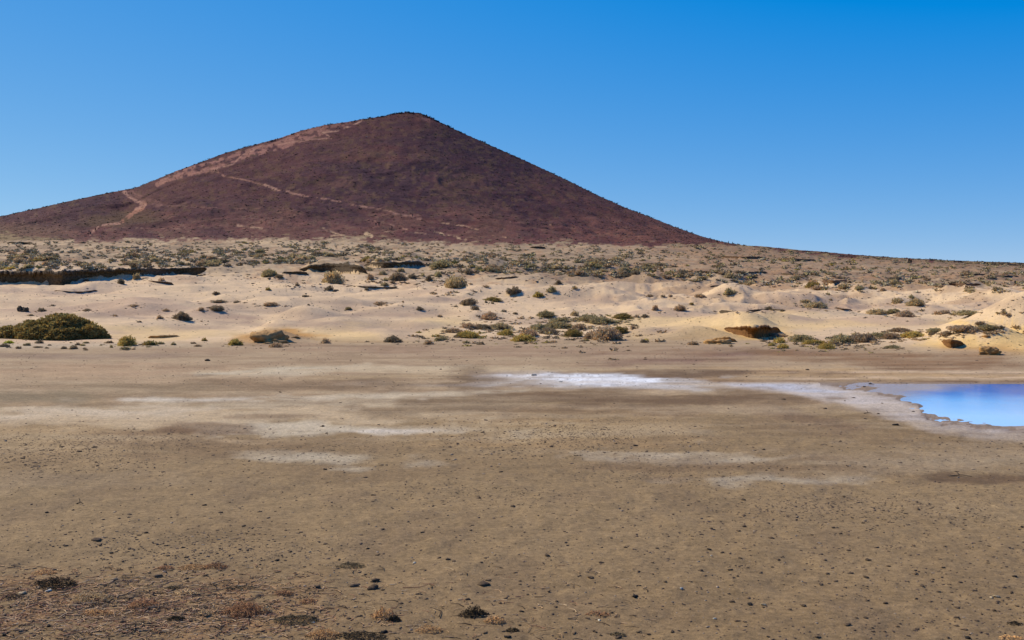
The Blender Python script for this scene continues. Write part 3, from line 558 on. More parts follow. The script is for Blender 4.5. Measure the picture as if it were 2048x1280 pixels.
def tubes(segs, k=4):                                # segs: list of (points, radius0, radius1)
    VV, FF = [], []; off = 0
    for pts, r0, r1 in segs:
        pts = np.array(pts, float); n = len(pts)
        for i in range(n):
            t = pts[min(i+1, n-1)]-pts[max(i-1, 0)]; t /= np.linalg.norm(t)+1e-9
            a1 = np.cross(t, [0.3, 0.2, 1]); a1 /= np.linalg.norm(a1)+1e-9; a2 = np.cross(t, a1); rad_ = r0+(r1-r0)*i/(n-1)
            for q in range(k): VV.append(pts[i]+rad_*(a1*math.cos(2*math.pi*q/k)+a2*math.sin(2*math.pi*q/k)))
        for i in range(n-1):
            for q in range(k): FF.append((off+i*k+q, off+i*k+(q+1) % k, off+(i+1)*k+(q+1) % k, off+(i+1)*k+q))
        off += n*k
    return np.array(VV), np.array(FF)
def stems_mesh(seed, hgt):
    r = np.random.default_rng(seed); segs = []
    for k in range(9):
        a_ = r.random()*6.28; b_ = 0.5+0.6*r.random(); p1 = np.array([math.cos(a_)*b_*.5, math.sin(a_)*b_*.5, hgt*.5]); p2 = np.array([math.cos(a_)*b_, math.sin(a_)*b_, hgt*(.6+.4*r.random())])
        segs.append(([(0,0,-.05), p1, p2], 0.022, 0.006))
    V_, F_ = tubes(segs); return mesh_np('stems', V_, F_)

# ------------------------------------------------------------------ rock ledges
for li, (lab, kind, dep, pxs, dd, hh, zt, zb0) in enumerate(ledges):
    n = len(pxs)*2; P = np.interp(np.linspace(0,1,n), np.linspace(0,1,len(pxs)), pxs); Dd = np.interp(P, pxs, dd); H = np.interp(P, pxs, hh)+0.02
    ZT = np.interp(P, pxs, zt); ZB = np.interp(P, pxs, zb0); s = np.arange(n)*0.16
    j1 = np.round(fbm(s, s*0+li*3.1, 4, 7)*3)/3*.7+.3*fbm(s*3, s*0+li, 2, 8); j2 = fbm(s*1.7, s*0+li*5.3, 3, 17) if kind != 'ochre' else 0.4*fbm(s*0.5, s*0+li*5.3, 2, 17); j3 = fbm(s*2.3, s*0+li, 3, 27)
    ZT = ZT+0.13*H*j1; H = ZT-ZB+.02; over = 0.28*dep*H*(1+0.6*j2); endk = sm(np.minimum(np.arange(n), np.arange(n)[::-1])/3.0)
    prof = [(4.5, 1.0), (0.5, 1.03), (-0.55, 1.02), (-1.0, 0.90), (-0.95, 0.74), (-0.25, 0.66), (0.15, 0.50), (0.05, 0.30), (0.35, 0.12), (0.2, -0.15), (0.2, -0.6), (2.2, -0.6)]
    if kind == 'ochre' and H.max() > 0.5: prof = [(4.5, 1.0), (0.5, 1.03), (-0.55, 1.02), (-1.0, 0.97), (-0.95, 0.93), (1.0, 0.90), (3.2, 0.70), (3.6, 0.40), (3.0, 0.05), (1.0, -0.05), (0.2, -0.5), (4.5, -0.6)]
    V = np.zeros((n, len(prof), 3))
    for q, (a_, b_) in enumerate(prof):
        jj = (0.25 if kind == 'ochre' else 0.6)*fbm(s*0.8+q*9.7, s*0+q*3.3+li, 3, 33+q); off = a_*over+0.10*H*jj*(0 if q in (0, 10, 11) else 1)
        off = off+(0.35*over*fbm(s*.5, s*0+li+q*.3, 2, 61) if q not in (0, 11) else 0); dcur = Dd+off+0.1*H
        V[:, q, 0] = (P-CX)/F*dcur; V[:, q, 1] = dcur
        V[:, q, 2] = ZB+(b_+0.03*jj*(0 < q < 9))*(ZT-ZB)*(0.3+0.7*endk)
    idx = np.arange(n*len(prof)).reshape(n, -1); idr = np.roll(idx, -1, axis=1)
    f = np.stack([idx[:-1], idx[1:], idr[1:], idr[:-1]], -1).reshape(-1, 4)
    Vf = V.reshape(-1, 3); o = Vf.mean(0); o[2] = Vf[:,2].min()
    caps = [list(idx[0])[::1], list(idx[-1])[::-1]]
    me = bpy.data.meshes.new('rock_ledge'); me.from_pydata([tuple(v) for v in Vf-o], [], [tuple(int(z_) for z_ in q) for q in f]+[tuple(int(z_) for z_ in q) for q in caps])
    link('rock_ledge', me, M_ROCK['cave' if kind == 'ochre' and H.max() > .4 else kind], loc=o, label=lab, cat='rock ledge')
# rounded outcrops and boulders on the dunes
OUT = [(540,687,104,21,'ochre','low rounded ochre outcrop at the foot of the dunes left of centre',.45),(585,676,34,8,'ochre','small ochre slab on top of the ochre outcrop left of centre',.4),
 (1985,710,62,12,'ochre','row of crumbly ochre rock below the yellow dune at right',.4),(1722+250,700,30,8,'ochre','small crumbly ochre rock above the row below the yellow dune',.4),
 (42,624,30,14,'dark','dark grey tilted rock on the dune at far left',.7),(905,577,24,8,'dark','dark flat rock at the foot of the silver shrub near centre',.5),
 (1440,688,60,9,'ochre','flat ochre shelf in front of the undercut rock left of the cave',.35),(660,562,22,8,'dark','broken dark rock under the tallest ledge left of centre',.6)]
for k, (px, r, wd, ht, kind, lab, fl_) in enumerate(OUT):
    p = LAND.at(px, r); sc_ = wd/2/F*p[1]; hz = ht/F*p[1]; v, f = stone(40+k, 4, 1.0, .75)
    v = v/np.abs(v[:,0]).max(); v[:,2] = np.where(v[:,2] > 0, v[:,2], v[:,2]*.4)
    link('rock_outcrop', mesh_np('rock_outcrop', v*np.array([sc_, sc_*.6, hz]), f, smooth=False), M_ROCK[kind], loc=p+np.array([0, sc_*.5, -hz*.15]), label=lab, cat='rock')

# ------------------------------------------------------------------ wording of labels by what stands nearest in the photograph
CM = [(105,1176,'the black weed tuft'),(487,1230,'the big reddish weed heap'),(775,1238,'the tan weed tuft'),(948,1234,'the dark brown weed tuft'),(385,1138,'the row of weed strands'),(590,1244,'the grey green weed patch'),
 (750,1164,'the flat oblong clod'),(968,1171,'the two part clod'),(878,1117,'the round brown clod'),(1094,1112,'the pointed clod'),(1182,1157,'the reddish clod'),(1270,1195,'the black flat clod'),(1489,1054,'the star shaped clod'),
 (1501,1210,'the black rounded clod'),(1833,1149,'the rounded grey brown clod'),(1995,1195,'the pale tan stones'),(1608,1213,'the lumpy low clod'),(1656,1149,'the clod at the faint furrow'),(192,1081,'the flat clod at left'),(92,1026,'the lone black clod at far left'),
 (1960,868,'the near pond shore'),(2045,1055,'the right edge clod'),(1560,962,'the lower pale streak'),(1370,915,'the upper pale streak'),(590,912,'the left pale pan'),(180,1204,'the straw weed stalks'),(700,1136,'the grey green weed strip'),(2026,1276,'the corner weed twigs'),
 (285,1214,'the red brown weed heap'),(1196,1232,'the thin reddish strands'),(858,1266,'the orange weed tuft'),(1919,952,'the long dark twig'),(735,1098,'the violet black clod'),(352,1242,'the small dark weed tuft'),(1130,870,'the pebbly patch at centre'),(90,900,'the pebbly patch at left'),
 (1696,1251,'the low right dark clod'),(1948,1182,'the clod by the pale stones'),(10,1250,'the bottom left corner clod'),(1429,1238,'the white shell bit'),(85,1148,'the orange weed bits'),(560,1190,'the red weed strands')]
CS = [(60,548,'the thick end of the long cliff'),(240,545,'the middle of the long cliff'),(390,537,'the right end of the long cliff'),(660,536,'the tallest dark shelf'),(790,528,'the jagged dark shelf'),(537,553,'the rounded olive shrub'),(880,534,'the wide olive shrub of the gully'),
 (1075,495,'the small far slab'),(1110,519,'the slab in the scrub'),(1395,543,'the short dark ledge'),(1487,514,'the long thin ledge'),(1495,545,'the narrow ledge line'),(1592,519,'the ledge under the skyline'),(1583,548,'the small slab on the right slope'),(1667,564,'the hollow ledge'),
 (1690,548,'the thin flat slab'),(1790,557,'the tiny dark ledge'),(1930,568,'the ragged reddish ledge'),(1948,549,'the faint skyline ledge'),(2010,552,'the far right ledge'),(40,486,'the flat grey slab'),(1457,488,'the three hikers'),(1820,525,'the two hikers at right'),(1104,586,'the olive dome above the thicket'),
 (1118,569,'the ragged dark shrub'),(957,541,'the small olive shrub of the gully'),(15,690,'the big bush foot'),(190,690,'the big bush right foot'),(297,690,'the flat dark green shrub'),(360,640,'the rounded dark shrub'),(650,687,'the twiggy tan shrub'),(905,676,'the thicket tip'),(1050,685,'the front of the thicket'),
 (1214,690,'the largest brown dome'),(1292,684,'the yellow orange shrub'),(1330,594,'the shrub row on the dune'),(1010,556,'the ledge at the slope head'),(1757,566,'the high grey shrub'),(1540,500,'the right foot of the mountain'),(300,490,'the left foot of the mountain'),(600,490,'the red mountain foot left of centre'),(850,492,'the red mountain foot at centre')]
USED = set()
def describe(px, r, what, marks, asp, grp):
    near = sorted(marks, key=lambda m: (px-m[0])**2+((r-m[1])*asp)**2)[:6]
    for (mx_, my_, nm) in near:
        dx, dy = px-mx_, (r-my_)*asp
        if abs(dx) > 2.2*abs(dy): dr_ = 'left of' if dx < 0 else 'right of'
        elif abs(dy) > 2.2*abs(dx): dr_ = 'just above' if dy < 0 else 'just below'
        else: dr_ = ('up left of' if dx < 0 else 'up right of') if dy < 0 else ('down left of' if dx < 0 else 'down right of')
        for lab in ('%s %s %s' % (what, dr_, nm),):
            if lab not in USED and len(lab.split()) <= 16: USED.add(lab); return lab, grp
    for (mx_, my_, nm) in sorted(marks, key=lambda m: (px-m[0])**2+((r-m[1])*asp)**2)[:12]:
        lab = '%s farther %s of %s' % (what, 'left' if px < mx_ else 'right', nm)
        if lab not in USED: USED.add(lab); return lab, grp
    return '%s near %s' % (what, near[0][2]), grp
def sizew(wd, a_, b_): return 'tiny' if wd < a_ else ('small' if wd < b_ else 'larger')
# ------------------------------------------------------------------ shrubs
BIG = [(shrub_full('foliage', 300+k, 3000, 0.055, .55, .45), stems_mesh(300+k, .5), .55) for k in range(5)]
SPK = [(shrub_full('foliage', 330+k, 700, 0.10, .60, .35, 1.6, 2), stems_mesh(330+k, .55), .60) for k in range(3)]
MIDS = [(shrub_full('shrub', 360+k, 620, 0.10, .55, .48, .3, 2), .55) for k in range(8)]
SMS = [(shrub_full('shrub', 400+k, 110, 0.22, .55, .30, .3, 1), .55) for k in range(6)]
used_labels = {}
def shrub(px, r, wd, ht, kind, lab=None, grp=None, tier=None):
    p = LAND.at(px, r); s = wd/2/F*p[1]; hz = ht/F*p[1]
    yaw = random.random()*6.28
    tier = tier or ('big' if wd >= 34 else 'spk' if (wd >= 22 and kind in ('yellow','brown') and random.random() < .6) else 'mid' if wd >= 15 else 'small')
    loc = p+np.array([0, s*0.55, -0.04*hz])
    loc[2] = min(LAND.height(loc[0], loc[1]), p[2]+hz*.25)-0.05*hz
    if tier in ('big', 'spk'):
        fm, sm_, h0 = random.choice(BIG if tier == 'big' else SPK); root = link('shrub', None, loc=loc, rot=(0,0,yaw), scale=(s, s*.9, hz/h0), label=lab, cat='shrub', group=grp)
        link('foliage', fm, LEAF[kind], root); link('stems', sm_, M_STEM, root)
        return root
    me, h0 = random.choice(MIDS if tier == 'mid' else SMS)
    return link('shrub', me, LEAF[kind], loc=loc, rot=(0,0,yaw), scale=(s, s*.9, hz/h0), label=lab, cat='shrub', group=grp)
# the big bush
def big_bush():
    p = LAND.at(96, 680); s = 99/F*p[1]; hz = 57/F*p[1]
    root = link('bush', None, loc=p+np.array([0, s*.5, -.05]), label='very large rounded dark green bush at the left edge of the dunes', cat='bush')
    Vs, Fs, As = [], [], []; off = 0
    for k, (dx, dy, sx, sz) in enumerate([(.05,0,.62,1.0),(-.50,.0,.50,.74),(.60,-.05,.42,.58),(-.25,-.3,.45,.55),(.25,-.35,.45,.5),(-1.0,.05,.42,.52),(.36,.1,.45,.82),(.80,-.1,.25,.3)]):
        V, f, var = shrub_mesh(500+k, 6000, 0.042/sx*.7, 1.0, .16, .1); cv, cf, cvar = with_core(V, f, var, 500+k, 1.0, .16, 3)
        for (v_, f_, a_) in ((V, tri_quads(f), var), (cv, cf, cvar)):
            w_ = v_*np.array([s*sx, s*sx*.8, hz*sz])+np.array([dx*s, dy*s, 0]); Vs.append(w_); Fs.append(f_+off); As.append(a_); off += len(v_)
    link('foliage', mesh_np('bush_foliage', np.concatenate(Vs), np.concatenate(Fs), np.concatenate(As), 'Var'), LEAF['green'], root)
    link('stems', stems_mesh(77, .4), M_STEM, root, scale=(s*.8, s*.6, hz*1.2))
big_bush()
HAND = [
(122,679,36,26,'bright','bright yellow green plant in front of the large green bush'),(15,687,28,8,'bright','low bright green plant at the left edge below the large green bush'),(5,694,28,9,'dark','low dark shrub at the very left edge on the shore'),
(248,692,52,26,'yellow','loose yellow olive shrub right of the large green bush'),(297,691,36,13,'green','flat dark green shrub, second to the right of the large green bush'),
(360,640,48,20,'dark','rounded dark brown shrub alone on the dune above the shore at left'),(468,691,38,18,'yellow','yellow olive shrub left beside the ochre outcrop'),
(550,695,36,14,'brown','twiggy brown shrub in front of the ochre outcrop'),(650,687,28,14,'brown','twiggy tan shrub alone between the ochre outcrop and the yellow sand patch'),
(785,685,46,17,'dark','dark twiggy shrub on the shore right of the yellow sand patch'),(857,689,28,11,'brown','small brown shrub between dark twiggy shrub and yellow green clump'),
(537,554,50,19,'olive','rounded olive shrub left of the dark slab under the plateau rim'),(557,556,22,9,'dark','small dark shrub touching the rounded olive shrub under the plateau rim'),
(662,566,52,30,'grey','sprawling grey shrub below the tallest dark ledge'),(657,581,24,11,'dark','dark shrub at the foot of the sprawling grey shrub'),(535,581,16,9,'green','small green shrub alone on the sand left of centre'),
(795,562,44,21,'dark','large dark rounded shrub in the gully near centre'),(824,558,26,14,'dark','dark shrub right against the large one in the gully'),(740,560,18,18,'brown','upright brown shrub at the left end of the gully'),
(858,562,22,14,'dark','dark pointed shrub at the right end of the gully'),(876,554,24,14,'olive','olive shrub above the pointed dark one in the gully'),(885,536,52,18,'olive','wide olive shrub at the right end of the jagged shelf'),
(936,549,22,16,'dark','dark upright shrub above the silver shrub near centre'),(912,576,50,30,'grey','silver grey sprawling shrub on pale sand near centre'),(957,541,22,12,'olive','small olive shrub right of the dark upright one near centre'),
(540,613,38,10,'brown','low brown shrub on a violet dune left of centre'),(757,611,42,9,'brown','low brown shrub on a dune crest near centre left'),(838,621,20,9,'dark','small dark shrub on the violet dune near centre'),
(697,620,20,7,'olive','small olive shrub on the bare dune left of centre'),(984,603,38,11,'green','flat green shrub on pale sand at centre'),(936,611,36,15,'dark','dark shrub leaning down the sand left of the flat green one'),
(950,620,24,11,'dark','dark shrub just below the leaning dark one at centre'),(978,640,40,18,'brown','brown and dark shrub above the central clump'),(934,657,34,14,'brown','brown shrub left above the yellow green clump'),
(966,659,42,12,'dark','flat dark shrub above the yellow green clump'),(935,676,60,17,'yellow','yellow green low clump at the left end of the central thicket'),(884,680,26,10,'olive','small olive shrub at the left tip of the central thicket'),
(905,666,36,12,'brown','brown twiggy shrub above the small olive one at the thicket tip'),(1002,660,50,17,'grey','grey green shrub behind the yellow one in the central thicket'),(1012,671,34,15,'yellow','bright yellow green shrub in the left of the central thicket'),
(1093,635,42,15,'olive','rounded olive shrub standing above the central thicket'),(1030,629,15,7,'dark','small dark shrub left of the rounded olive one above the thicket'),(1150,632,24,14,'grey','pale grey shrub at the top of the central thicket'),
(1122,646,44,14,'olive','olive shrub in the upper row of the central thicket'),(1180,642,50,17,'olive','wide olive shrub at the upper right of the central thicket'),(1205,648,60,15,'olive','long flat olive shrub right of centre in the upper thicket'),
(1247,638,44,13,'green','dark olive shrub at the right end of the upper thicket'),(1118,658,64,16,'olive','broad olive shrub in the middle of the central thicket'),(1078,661,44,17,'olive','olive shrub left in the middle row of the thicket'),
(1098,668,46,17,'dark','dark rounded shrub in the middle row of the thicket'),(1058,673,44,20,'brown','brown shrub in the front left of the thicket'),(1048,683,52,18,'yellow','yellow brown shrub at the front left corner of the thicket'),
(1160,660,32,16,'brown','brown dome in the middle right of the thicket'),(1147,674,36,20,'green','dark green dome in the front middle of the thicket'),(1185,678,36,18,'brown','brown dome left against the largest one of the thicket'),
(1214,681,64,34,'brown','largest brown dome at the right of the central thicket'),(1242,668,38,19,'green','green spiky shrub at the right end of the central thicket'),(1266,658,16,10,'brown','small brown shrub just right of the green spiky one'),
(1290,635,22,8,'dark','small dark shrub on the dune right of the thicket'),(1274,634,15,6,'brown','small brown shrub beside the small dark one right of the thicket'),
(1104,586,27,15,'olive','olive dome on pale sand above the thicket'),(1077,595,30,13,'yellow','spiky yellow green shrub below the olive dome above the thicket'),(1028,590,36,18,'dark','dark shrub on the sand slope left of the olive dome'),
(1118,569,22,13,'dark','dark ragged shrub high on the slope right of centre'),(1150,579,17,9,'grey','grey shrub below the dark ragged one right of centre'),
(1300,594,22,6,'brown','flat brown shrub, leftmost of a row on the smooth dune'),(1327,595,13,7,'brown','small brown shrub, second of the row on the smooth dune'),(1341,594,13,7,'brown','small brown shrub, third of the row on the smooth dune'),
(1401,595,34,10,'brown','flat brown dome at the right of the row on the smooth dune'),(1461,590,36,15,'olive','solitary olive dome on its own sand hummock'),(1310,621,18,14,'brown','brown shrub on the right lee of the smooth dune'),
(1362,622,32,15,'brown','brown wind swept shrub on the smooth dune'),(1384,610,13,7,'green','small green shrub behind the wind swept brown one'),
(1292,684,18,9,'yellow','small yellow orange shrub on the shore right of the thicket'),(1388,690,30,10,'brown','twiggy brown shrub in front of the yellow rock shelf'),(1411,686,12,6,'brown','tiny brown shrub right of the twiggy one by the yellow shelf'),(1462,693,12,7,'brown','tiny brown shrub below the undercut rock'),
(1545,692,16,9,'yellow','small yellow shrub at the left end of the right thicket'),(1561,686,28,15,'yellow','yellow shrub just right of the cave foot'),(1568,697,24,13,'yellow','yellow brown shrub at the front of the right thicket'),
(1560,674,40,10,'brown','brown shrub right behind the cave lip'),(1607,684,52,19,'olive','large olive dome in the right thicket'),(1632,689,44,12,'yellow','flat yellow shrub below the large olive dome'),(1655,698,38,15,'yellow','yellow brown dome in the front of the right thicket'),
(1690,687,54,23,'olive','wide olive dome in the middle of the right thicket'),(1733,685,54,23,'brown','pale brown twiggy dome in the right thicket'),(1762,676,50,14,'olive','flat olive shrub behind the pale brown twiggy dome'),
(1782,679,34,17,'brown','grey brown dome at the right end of the thicket'),(1830,675,50,15,'yellow','golden yellow green shrub near the wedge cliff'),(1875,664,32,11,'olive','low olive dome above the wedge cliff'),
(1898,671,28,12,'brown','brown dome between the low olive one and the yellow dune'),(1865,670,17,8,'dark','small dark shrub left of the brown dome by the yellow dune'),(1787,697,32,8,'olive','flat olive shrub alone in front of the right thicket'),
(1803,664,44,10,'brown','flat brown shrub behind the golden yellow one'),(1935,664,56,15,'brown','long brown shrub left of the yellow dune crest'),(1985,661,56,12,'olive','long olive shrub along the yellow dune crest'),
(1962,650,26,8,'brown','small brown shrub above the yellow dune crest'),(2010,625,14,6,'dark','small dark shrub at the right edge of the upper dune'),(2020,632,20,6,'brown','small brown shrub right below the dark one at right edge'),
(1757,629,56,14,'grey','grey green shrub at the left end of the long mid slope band'),(1815,634,54,16,'brown','brown domed shrub in the long mid slope band'),(1790,626,40,10,'olive','olive shrub behind the brown dome of the mid slope band'),
(1797,606,28,14,'grey','grey shrub left of the dark ragged one on the right slope'),(1836,612,44,17,'grey','dark grey ragged shrub on the right slope'),(1825,598,17,10,'olive','small round olive shrub on top of the ragged grey one'),
(1950,627,80,12,'olive','long flat olive band of shrub at right on the mid slope'),(1890,628,38,10,'brown','small brown shrub in the gap of the mid slope band'),(1636,616,54,16,'grey','grey sprawling shrub on the violet slope right of the smooth dune'),
(1612,606,28,8,'grey','flat grey shrub above the sprawling one on the violet slope'),(1757,566,17,8,'grey','small grey shrub high on the right slope'),(1768,582,19,8,'brown','small brown shrub under the high grey one on right slope'),
(1567,623,15,6,'dark','small dark shrub on the bright dune crest left of the violet slope'),(1538,618,22,6,'dark','flat dark shrub at the end of the ragged ledge above the cave'),
(1657,590,12,7,'grey','small grey shrub below the hollow ledge'),(1662,601,11,5,'dark','tiny dark shrub second below the hollow ledge'),
(432,622,40,13,'dark','low dark dome left on the dune above the shore'),(437,606,38,8,'dark','flat dark shrub above the low dark dome at left'),(400,622,18,9,'brown','small brown shrub left of the low dark dome'),(318,638,18,10,'brown','small brown shrub left beside the rounded dark one'),
(330,623,18,7,'brown','small flat brown shrub above the small one beside the rounded dark'),(431,590,20,8,'dark','small dark shrub high on the bare dune at left'),(473,606,18,6,'dark','small dark shrub right of the flat dark one at left'),
(240,568,20,14,'dark','small dark cone shaped shrub below the long cliff'),(272,559,18,15,'grey','grey pointed shrub against the right of the long cliff'),(322,562,17,9,'brown','small brown shrub above the broken brown ledge'),
(170,563,18,6,'dark','small dark shrub under the middle of the long cliff'),(80,623,24,9,'dark','flat dark shrub above the left of the large green bush'),(172,622,24,6,'dark','flat dark shrub right above the large green bush'),
(267,614,24,6,'brown','flat brown shrub on the dune crest right of the large bush'),(228,632,16,5,'brown','tiny brown shrub just right above the large bush'),(60,632,18,5,'dark','tiny dark shrub just above the crown of the large bush'),
(104,612,12,4,'dark','tiny dark shrub on bare sand above the large bush'),(594,572,13,7,'dark','small dark shrub left of the sprawling grey one'),
(765,550,26,11,'grey','grey shrub between upright brown and large dark one in the gully'),(771,562,15,10,'olive','small olive shrub left against the large dark one in the gully'),(785,567,15,8,'dark','small dark shrub in front of the large dark one in the gully'),
(845,553,14,10,'olive','small olive shrub left of the olive one in the gully'),(735,541,26,10,'grey','grey shrub at the top of the gully under the shelf'),(800,544,22,11,'grey','grey shrub under the jagged shelf'),
(769,572,26,11,'grey','grey flat shrub at the foot of the gully'),(733,581,13,8,'dark','small dark shrub on the thin ledge under the gully'),(912,614,13,5,'dark','tiny dark shrub left of the leaning dark one'),(972,606,9,7,'dark','tiny dark shrub between leaning dark and flat green one'),
(985,608,9,7,'grey','tiny grey shrub under the flat green one'),(1008,624,17,7,'dark','small dark shrub right above the central thicket'),(880,634,13,6,'brown','tiny brown shrub on the bare dune left of the thicket'),
(610,594,18,5,'dark','tiny dark shrub high on the bare dune left of centre'),(617,611,9,5,'dark','tiny dark shrub on the violet dune left of centre'),(806,605,7,5,'brown','tiny brown shrub on the upper violet dune'),
(1257,702,10,4,'dark','tiny dark tuft on the mud beyond the salt flat'),
]
cnt = 0
for (px, r, wd, ht, kind, lab) in HAND: shrub(px, r, wd*(1.08 if wd > 30 and 860 < px < 1270 or px > 1520 and r > 655 else 0.86), ht*.72, kind, lab); cnt += 1
# look-alike small shrubs: shore litter at left, plateau
for k in range(34):
    px = random.choice([random.uniform(20, 410), random.uniform(20, 300), random.uniform(850, 1330)]); r = random.uniform(690, 705) if px < 420 else random.uniform(680, 690)
    if px < 420: r = random.uniform(686, 704)*1.0-(px/300)*3
    wd_ = random.uniform(8, 22); kd_ = random.choice(['dark','dark','olive','brown','green'])
    lb, gp = describe(px, r, '%s %s tuft' % (sizew(wd_, 12, 17), kd_), CS, 2.0, 'tufts on the sand strip at left' if px < 420 else 'tufts in front of the central thicket')
    shrub(px, r, wd_, random.uniform(3, 7), kd_, lb, gp); cnt += 1
plat = []
def dens(px, r):
    if r > 545: return 0.35 if (px > 850 and r < 575) else 0.12
    return 1.0
while len(plat) < 3100:
    px = random.uniform(-60, 2110); top = np.interp(px, [0,600,900,1200,1450,1520,1700,1900,2048], [484,483,489,490,493,497,511,522,528]); bot = 540 if px < 900 else np.interp(px, [900,1300,1700,2048], [545,556,585,590])
    r = random.uniform(top, bot)
    if px < 900 and r > np.interp(px, [0,130,410,620,720,850,900], [541,539,534,527,526,521,530]): continue
    q = (r-top)/(bot-top)
    if px > 850 and random.random() < max(0, (r-545)/45)*0.8: continue
    cl = fbm(np.array([px/34.0]), np.array([r/9.0]), 3, 121)[0]
    if cl < random.uniform(-0.9, 0.5): continue
    wd = (4+10*q+6*max(cl,0))*random.uniform(.55, 1.6)*(1.25 if random.random() < .2 else 1)
    kind = random.choices(['grey','olive','dark','brown','green','yellow'], [4,3,2,2.2,.4,.25])[0]
    plat.append((wd, px, r, max(1.8, wd*random.uniform(.20,.34)), kind))
plat.sort(reverse=True)
NP = 300-cnt
cw = {'grey':'grey','olive':'olive','dark':'dark','brown':'brown','green':'green','yellow':'yellowish'}
def zone(px, r):
    if px < 560: return 'on the plateau above the long dark cliff'
    if px < 900: return 'on the plateau above the dark shelves near centre'
    if px < 1400: return 'on the scrubby slope right of the gully'
    return 'on the right hand slope below the skyline'
for (wd, px, r, ht, kind) in plat[:NP]:
    z_ = zone(px, r); lb, gp = describe(px, r, '%s %s shrub' % (sizew(wd, 21, 27), cw[kind]), CS, 2.5, '%s shrubs %s' % (cw[kind], z_)); shrub(px, r, wd, ht, kind, lb, gp)
# everything smaller, joined
VC = {'grey':(0.44,0.36,0.255),'olive':(0.37,0.29,0.16),'dark':(0.21,0.155,0.105),'brown':(0.42,0.29,0.18),'green':(0.25,0.21,0.08),'yellow':(0.42,0.32,0.11)}
def joined(name, base_list, P, S, Cc, label, material=M_VC, cat=None, jit=0.25):
    """many small shapes as one mesh; P positions, S scales (n,3), Cc colours"""
    Vs, Fs, As = [], [], []; off = 0; r = np.random.default_rng(len(P)); yaw = r.random(len(P))*6.28; which = r.integers(0, len(base_list), len(P))
    for b in range(len(base_list)):
        sel = np.nonzero(which == b)[0]
        if not len(sel): continue
        v, f = base_list[b]; c_, s_ = np.cos(yaw[sel]), np.sin(yaw[sel]); vv = v[None]*S[sel][:,None,:]
        w_ = np.stack([vv[...,0]*c_[:,None]-vv[...,1]*s_[:,None], vv[...,0]*s_[:,None]+vv[...,1]*c_[:,None], vv[...,2]], -1)+P[sel][:,None,:]
        Vs.append(w_.reshape(-1,3)); Fs.append((f[None]+(np.arange(len(sel))*len(v))[:,None,None]).reshape(-1, 3)+off)
        As.append(np.repeat(Cc[sel], len(v), axis=0)*(1+jit*(r.random((len(sel)*len(v),1))-.5)*2)); off += len(sel)*len(v)
    return link(name, mesh_np(name, np.concatenate(Vs), np.concatenate(Fs), np.concatenate(As)), material, label=label, kind='stuff', cat=cat)
def leafy(seed, n, leaf):
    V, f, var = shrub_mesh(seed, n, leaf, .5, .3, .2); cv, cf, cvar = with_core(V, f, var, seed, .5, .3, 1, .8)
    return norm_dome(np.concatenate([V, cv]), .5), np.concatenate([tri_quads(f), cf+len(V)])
TINY = [leafy(600+k, 26, .38) for k in range(5)]
P, S, Q = [], [], []
for (wd, px, r, ht, kind) in plat[NP:]:
    p = LAND.at(px, r); s = wd/2/F*p[1]; P.append(p); S.append((s, s, ht/F*p[1]/.5)); Q.append(VC[kind])
for k in range(1500):                                # specks between the larger ones
    px = random.uniform(-60, 2110); top = np.interp(px, [0,600,900,1200,1450,1520,1700,1900,2048], [480,480,488,490,494,498,511,523,529]); r = random.uniform(top, 560)
    p = LAND.at(px, r); wd = random.uniform(2, 6.5); s = wd/2/F*p[1]; P.append(p); S.append((s, s, s*random.uniform(.5,1))); Q.append(VC[random.choice(['grey','grey','dark','brown','olive'])])
for (hx, hr, hw, hh_, kind, lab) in HAND:             # ragged fringe of seedlings and dead bits round the bigger shrubs
    dn_ = (860 < hx < 1280 and hr > 625) or (hx > 1530 and hr > 650) or (hx > 730 and hx < 970 and hr < 585)
    for k in range(int(3+hw/(2.2 if dn_ else 6))):
        px = hx+random.gauss(0, .8 if dn_ else .62)*hw; r = hr+random.gauss(0, .35 if dn_ else .25)*hh_; p = LAND.at(px, r); wd = hw*random.uniform(.06, .42 if dn_ else .24)+1.5; s = wd/2/F*p[1]
        P.append(p); S.append((s, s*.8, s*random.uniform(.5, 1.1))); Q.append(VC[random.choice([kind if kind in VC else 'green', 'dark', 'brown'])])
Q = [(q_[0]*1.12, q_[1]*1.1, q_[2]*.85) for q_ in Q]
joined('scrub', TINY, np.array(P), np.array(S), np.array(Q), 'sparse low scrub covering the plateau below the mountain')
# scrub on the cone, denser along the skyline
P, S, Q = [], [], []
jm = np.nonzero(ds > 415)[0][0]
n = 20000; ii = rng.integers(70, 1250, n); px_ = us[ii]; t_ = rng.random(n)
dd_ = 425+(DRi[ii]-425)*t_**0.8; x_ = (px_-CX)/F*dd_
hz_ = np.array([LAND.height(a_, b_) for a_, b_ in zip(x_, dd_)]); sz = 0.4+1.1*rng.random(n)**2
P = np.stack([x_, dd_, hz_-0.05], 1); S = np.stack([sz, sz, sz*(.35+.4*rng.random(n))], 1)
pal = np.array([(0.13,0.085,0.05),(0.115,0.085,0.04),(0.095,0.055,0.05),(0.15,0.10,0.065)]); Q = pal[rng.integers(0, 4, n)]
n2 = 1100; ii = rng.integers(60, 1260, n2); dd2 = DRi[ii]-rng.random(n2)*10+3; x2 = (us[ii]-CX)/F*dd2; h2 = np.array([LAND.height(a_, b_) for a_, b_ in zip(x2, dd2)]); s2 = 0.7+1.5*rng.random(n2)**2
P = np.concatenate([P, np.stack([x2, dd2, h2-0.1], 1)]); S = np.concatenate([S, np.stack([s2, s2, s2*1.1], 1)]); Q = np.concatenate([Q, np.tile((0.05,0.045,0.035), (n2,1))])
